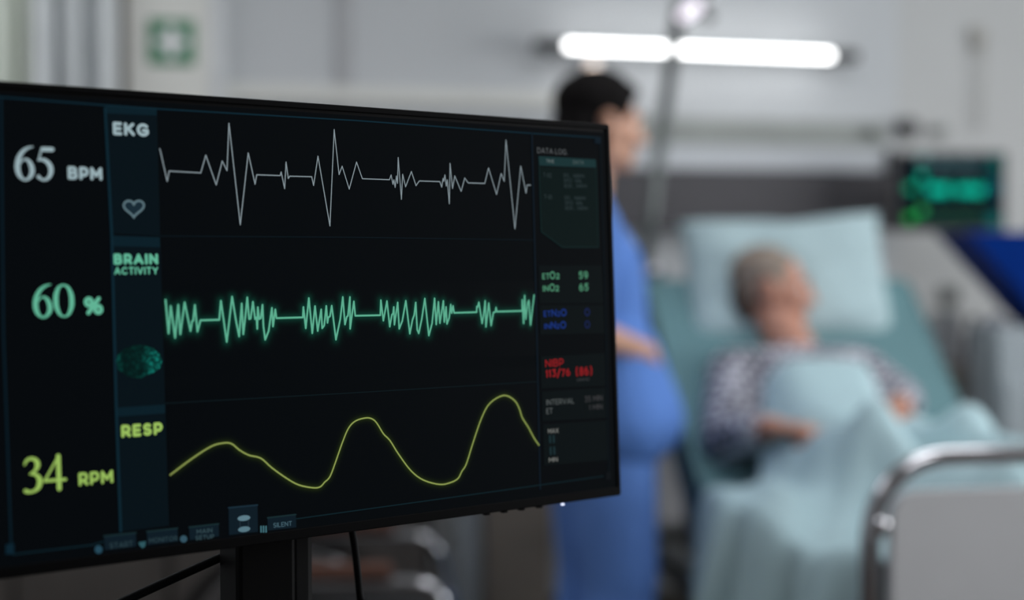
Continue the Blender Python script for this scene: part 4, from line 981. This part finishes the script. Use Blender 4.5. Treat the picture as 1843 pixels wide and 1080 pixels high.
tag(MB().box(cab(0.03, 0.05, 0.46), (0.28, 0.24, 0.14), RC, 0.04, 4).build('shelf_shadow', M_navy), 'navy block standing in for shadow in the open shelf of the bedside cabinet', 'cloth')  # navy colour stands in for the shadow inside the cabinet opening
def on_cab(px, d):
    """x along the cabinet so that it stands under this pixel column"""
    a = (px-IW/2)/FPX/cp; p = cab(0, d, 0); return (a*p.y-p.x)/(FX.x-a*FX.y)
u1 = on_cab(1702, 0.03)
jg = thing('jug', 'white plastic jug on the bedside cabinet', 'jug', cab(u1, 0.03, CT), BA)
MB().tube([cab(u1, 0.03, CT+h) for h in (0.001, 0.03, 0.12, 0.16)], [0.045, 0.052, 0.046, 0.050], 20).build('body', mat('jug_white', (172, 172, 174), 0.5), jg, True)
MB().tube([Vector(p) for p in spline([tuple(cab(u1-.045, 0.03, CT+.13)), tuple(cab(u1-.085, 0.03, CT+.12)), tuple(cab(u1-.085, 0.03, CT+.06)), tuple(cab(u1-.048, 0.03, CT+.045))], 5)], 0.006).build('handle', M_dsteel, jg, True)
MB().tube([cab(u1, 0.03, CT+h) for h in (0.16, 0.172)], [0.051, 0.03], 20).build('lid', M_railg, jg, True)
u2 = on_cab(1751, 0.06)
bt_ = thing('bottle', 'dark purple bottle with black cap on the bedside cabinet', 'bottle', cab(u2, 0.06, CT), BA)
MB().tube([cab(u2, 0.06, CT+h) for h in (0.001, 0.01, 0.10, 0.125)], [0.022, 0.026, 0.026, 0.014], 18).build('body', M_purple, bt_, True)
MB().tube([cab(u2, 0.06, CT+h) for h in (0.125, 0.155)], 0.014, 16).build('cap', M_black, bt_, True)
u3 = on_cab(1792, 0.0)
bx_ = thing('tissue_box', 'light blue box on the bedside cabinet beside the purple bottle', 'box', cab(u3, 0.0, CT), BA)
MB().box(cab(u3, 0.0, CT+0.066), (0.075, 0.14, 0.13), RC, 0.004).build('carton', M_lblue, bx_)
MB().ball(cab(u3, 0.0, CT+0.14), (0.028, 0.04, 0.03)).build('tissue', M_signw, bx_, True)
sk = wall(wt(1708), 0.0, wz(1708, 532))
so_ = thing('wall_socket', 'dark grey wall socket behind the bedside cabinet', 'socket', sk, WA)
MB().box(sk+WN*0.01, (0.075, 0.02, 0.075), RW, 0.006).build('plate', M_railg, so_); MB().cyl(sk+WN*0.015, sk+WN*0.03, 0.025).build('insert', M_dsteel, so_)

# ------------------------------------------------------------------ medical cart with the blue hood
kx = 1.40
ct = thing('medical_cart', 'tall white medical cart with a sloped deep blue hood', 'cart', (1.70, 4.02, 0), 0)
k0 = at(1797, 640, 3.98).x
MB().box(((k0+k0+0.52)/2, 4.12, 0.59), (0.52, 0.26, 0.94), None, 0.015, 3).build('body', M_white, ct)
for z in (0.30, 0.55, 0.80):
    d_ = MB().box(((k0+k0+0.52)/2, 3.985, z), (0.48, 0.012, 0.22), None, 0.004).build('drawer', M_white, ct)
    MB().box(((k0+k0+0.52)/2, 3.972, z+0.06), (0.2, 0.016, 0.018), None, 0.004).build('handle', M_steel, d_)
h0, h1 = at(1738, 417, 3.98), at(1846, 545, 3.98)
MB().poly([Vector((h0.x, 3.97, h0.z)), Vector((h0.x+0.75, 3.97, h0.z)), Vector((h0.x+0.75, 3.97, 1.062)), Vector((h1.x+.07, 3.97, 1.062))], Vector((0, 0.30, 0))).build('hood', M_blue, ct)
for sx_ in (0.05, 0.47):
    for sy_ in (4.03, 4.21):
        MB().cyl((k0+sx_, sy_-0.012, 0.05), (k0+sx_, sy_+0.012, 0.05), 0.05).build('caster', M_rubber, ct)
        MB().cyl((k0+sx_, sy_, 0.05), (k0+sx_, sy_, 0.13), 0.012).build('caster_stem', M_steel, ct)

# ------------------------------------------------------------------ added shade cabinet and low furniture behind the monitor
lx0, lx1 = at(-60, 1000, 3.8).x, at(770, 1000, 3.8).x
lcb = thing('shade_cabinet', 'added dark cabinet standing in for shade on the lower curtains', 'cabinet', ((lx0+lx1)/2, 4.0, 0), 0)  # dark cabinet added in place of curtain folds lying in shade
MB().box(((lx0+lx1)/2, 3.92, 0.40), (lx1-lx0, 0.20, 0.68), None, 0.004).build('body', M_dcab2, lcb)  # body of the added shade cabinet
MB().box(((lx0+lx1)/2, 3.915, 0.755), (lx1-lx0+.03, 0.22, 0.025), None, 0.004).build('top', M_dcab, lcb)
MB().box(((lx0+lx1)/2, 3.92, 0.03), (lx1-lx0-.06, 0.18, 0.06)).build('plinth', M_dcab2, lcb)
xs = [lx0, at(28, 1060, 3.83).x, at(308, 1060, 3.83).x, at(588, 1060, 3.83).x, lx1]
for i in range(4):
    d_ = MB().box(((xs[i]+xs[i+1])/2, 3.82, 0.40), (xs[i+1]-xs[i]-0.016, 0.02, 0.66), None, 0.003).build('door', M_dcab, lcb)  # door of the added shade cabinet
    MB().box((xs[i+1]-0.04, 3.803, 0.62), (0.012, 0.016, 0.1), None, 0.003).build('handle', M_dsteel, d_)
tx0, tx1 = at(872, 1000, 4.2).x, at(992, 1000, 4.2).x
tcb = thing('taupe_cabinet', 'taupe cabinet behind the nurse below the monitor edge', 'cabinet', ((tx0+tx1)/2, 4.4, 0), 0)
MB().box(((tx0+tx1)/2, 4.4, 0.46), (tx1-tx0, 0.36, 0.84), None, 0.005).build('body', M_taupe, tcb)
MB().box(((tx0+tx1)/2, 4.395, 0.89), (tx1-tx0+.02, 0.39, 0.022), None, 0.004).build('top', M_taupe, tcb)
MB().box(((tx0+tx1)/2, 4.41, 0.02), (tx1-tx0-.03, 0.32, 0.04)).build('plinth', M_dcab2, tcb)
MB().box(((tx0+tx1)/2, 4.212, 0.46), (tx1-tx0-.012, 0.018, 0.80), None, 0.003).build('door', M_taupe, tcb)
bx0, bx1 = at(818, 940, 4.25).x, at(868, 940, 4.25).x
bn = thing('waste_bin', 'tall pale grey bin beside the taupe cabinet', 'bin', ((bx0+bx1)/2, 4.33, 0), 0)
MB().box(((bx0+bx1)/2, 4.33, 0.36), (bx1-bx0, 0.2, 0.70), None, 0.02, 3).build('body', M_white, bn)
MB().box(((bx0+bx1)/2, 4.33, 0.735), (bx1-bx0+.01, 0.21, 0.045), None, 0.012, 3).build('lid', M_panelg, bn)

# ------------------------------------------------------------------ wheelchair behind the monitor stand
wc = at(575, 1000, 3.2); WCX, WCY = -0.345, 3.05
wr_ = math.radians(-86); RWc = Rz(wr_); wf = RWc @ Vector((0, 1, 0)); wl = RWc @ Vector((1, 0, 0))
wch = thing('wheelchair', 'black wheelchair with chrome tube frame parked behind the monitor stand', 'wheelchair', (WCX, WCY, 0), wr_)
def wcp(l, f, z): return Vector((WCX, WCY, 0)) + wl*l + wf*f + Vector((0, 0, z))
MB().box(wcp(0, 0.0, 0.48), (0.40, 0.40, 0.035), RWc, 0.012).build('seat', M_leath, wch)
MB().box(wcp(0, -0.215, 0.64), (0.40, 0.03, 0.26), RWc, 0.012).build('backrest', M_leath, wch)
for sg in (-1, 1):
    MB().tube([Vector(p) for p in spline([tuple(wcp(sg*0.21, -0.34, 0.78)), tuple(wcp(sg*0.21, -0.26, 0.785)), tuple(wcp(sg*0.21, -0.225, 0.72)), tuple(wcp(sg*0.21, -0.22, 0.45)), tuple(wcp(sg*0.21, -0.20, 0.25))], 5)], 0.012, 12).build('back_tube', M_chrome, wch, True)
    MB().tube([Vector(p) for p in spline([tuple(wcp(sg*0.235, -0.22, 0.605)), tuple(wcp(sg*0.235, 0.10, 0.61)), tuple(wcp(sg*0.235, 0.18, 0.585)), tuple(wcp(sg*0.235, 0.215, 0.48)), tuple(wcp(sg*0.225, 0.30, 0.16))], 5)], 0.0125, 14).build('side_tube', M_chrome, wch, True)
    MB().box(wcp(sg*0.235, -0.04, 0.635), (0.05, 0.26, 0.028), RWc, 0.01).build('armrest', M_brown, wch)
    MB().tube([wcp(sg*0.22, -0.2, 0.47), wcp(sg*0.22, 0.22, 0.47)], 0.011).build('seat_rail', M_chrome, wch, True)
    MB().tube([wcp(sg*0.265, -0.14+0.285*math.cos(t), 0.305+0.285*math.sin(t)) for t in np.linspace(0, 2*math.pi, 36, endpoint=False)], 0.017, 10, True).build('wheel', M_rubber, wch, True)
    MB().tube([wcp(sg*0.295, -0.14+0.25*math.cos(t), 0.305+0.25*math.sin(t)) for t in np.linspace(0, 2*math.pi, 36, endpoint=False)], 0.008, 8, True).build('push_rim', M_chrome, wch, True)
    sp_m = MB()
    for k in range(8):
        a_ = k*math.pi/8; c_, s_ = math.cos(a_)*0.28, math.sin(a_)*0.28
        sp_m.cyl(wcp(sg*0.265, -0.14-c_, 0.305-s_), wcp(sg*0.265, -0.14+c_, 0.305+s_), 0.0018, 6)
    sp_m.cyl(wcp(sg*0.21, -0.14, 0.305), wcp(sg*0.285, -0.14, 0.305), 0.02); sp_m.build('spokes', M_steel, wch)
    MB().cyl(wcp(sg*0.20, 0.25, 0.07), wcp(sg*0.23, 0.25, 0.07), 0.07).build('caster', M_rubber, wch)
    MB().tube([wcp(sg*0.215, 0.25, 0.07), wcp(sg*0.215, 0.23, 0.3)], 0.012).build('caster_fork', M_steel, wch, True)
    MB().box(wcp(sg*0.10, 0.36, 0.14), (0.16, 0.14, 0.012), RWc, 0.004).build('footrest', M_black, wch)
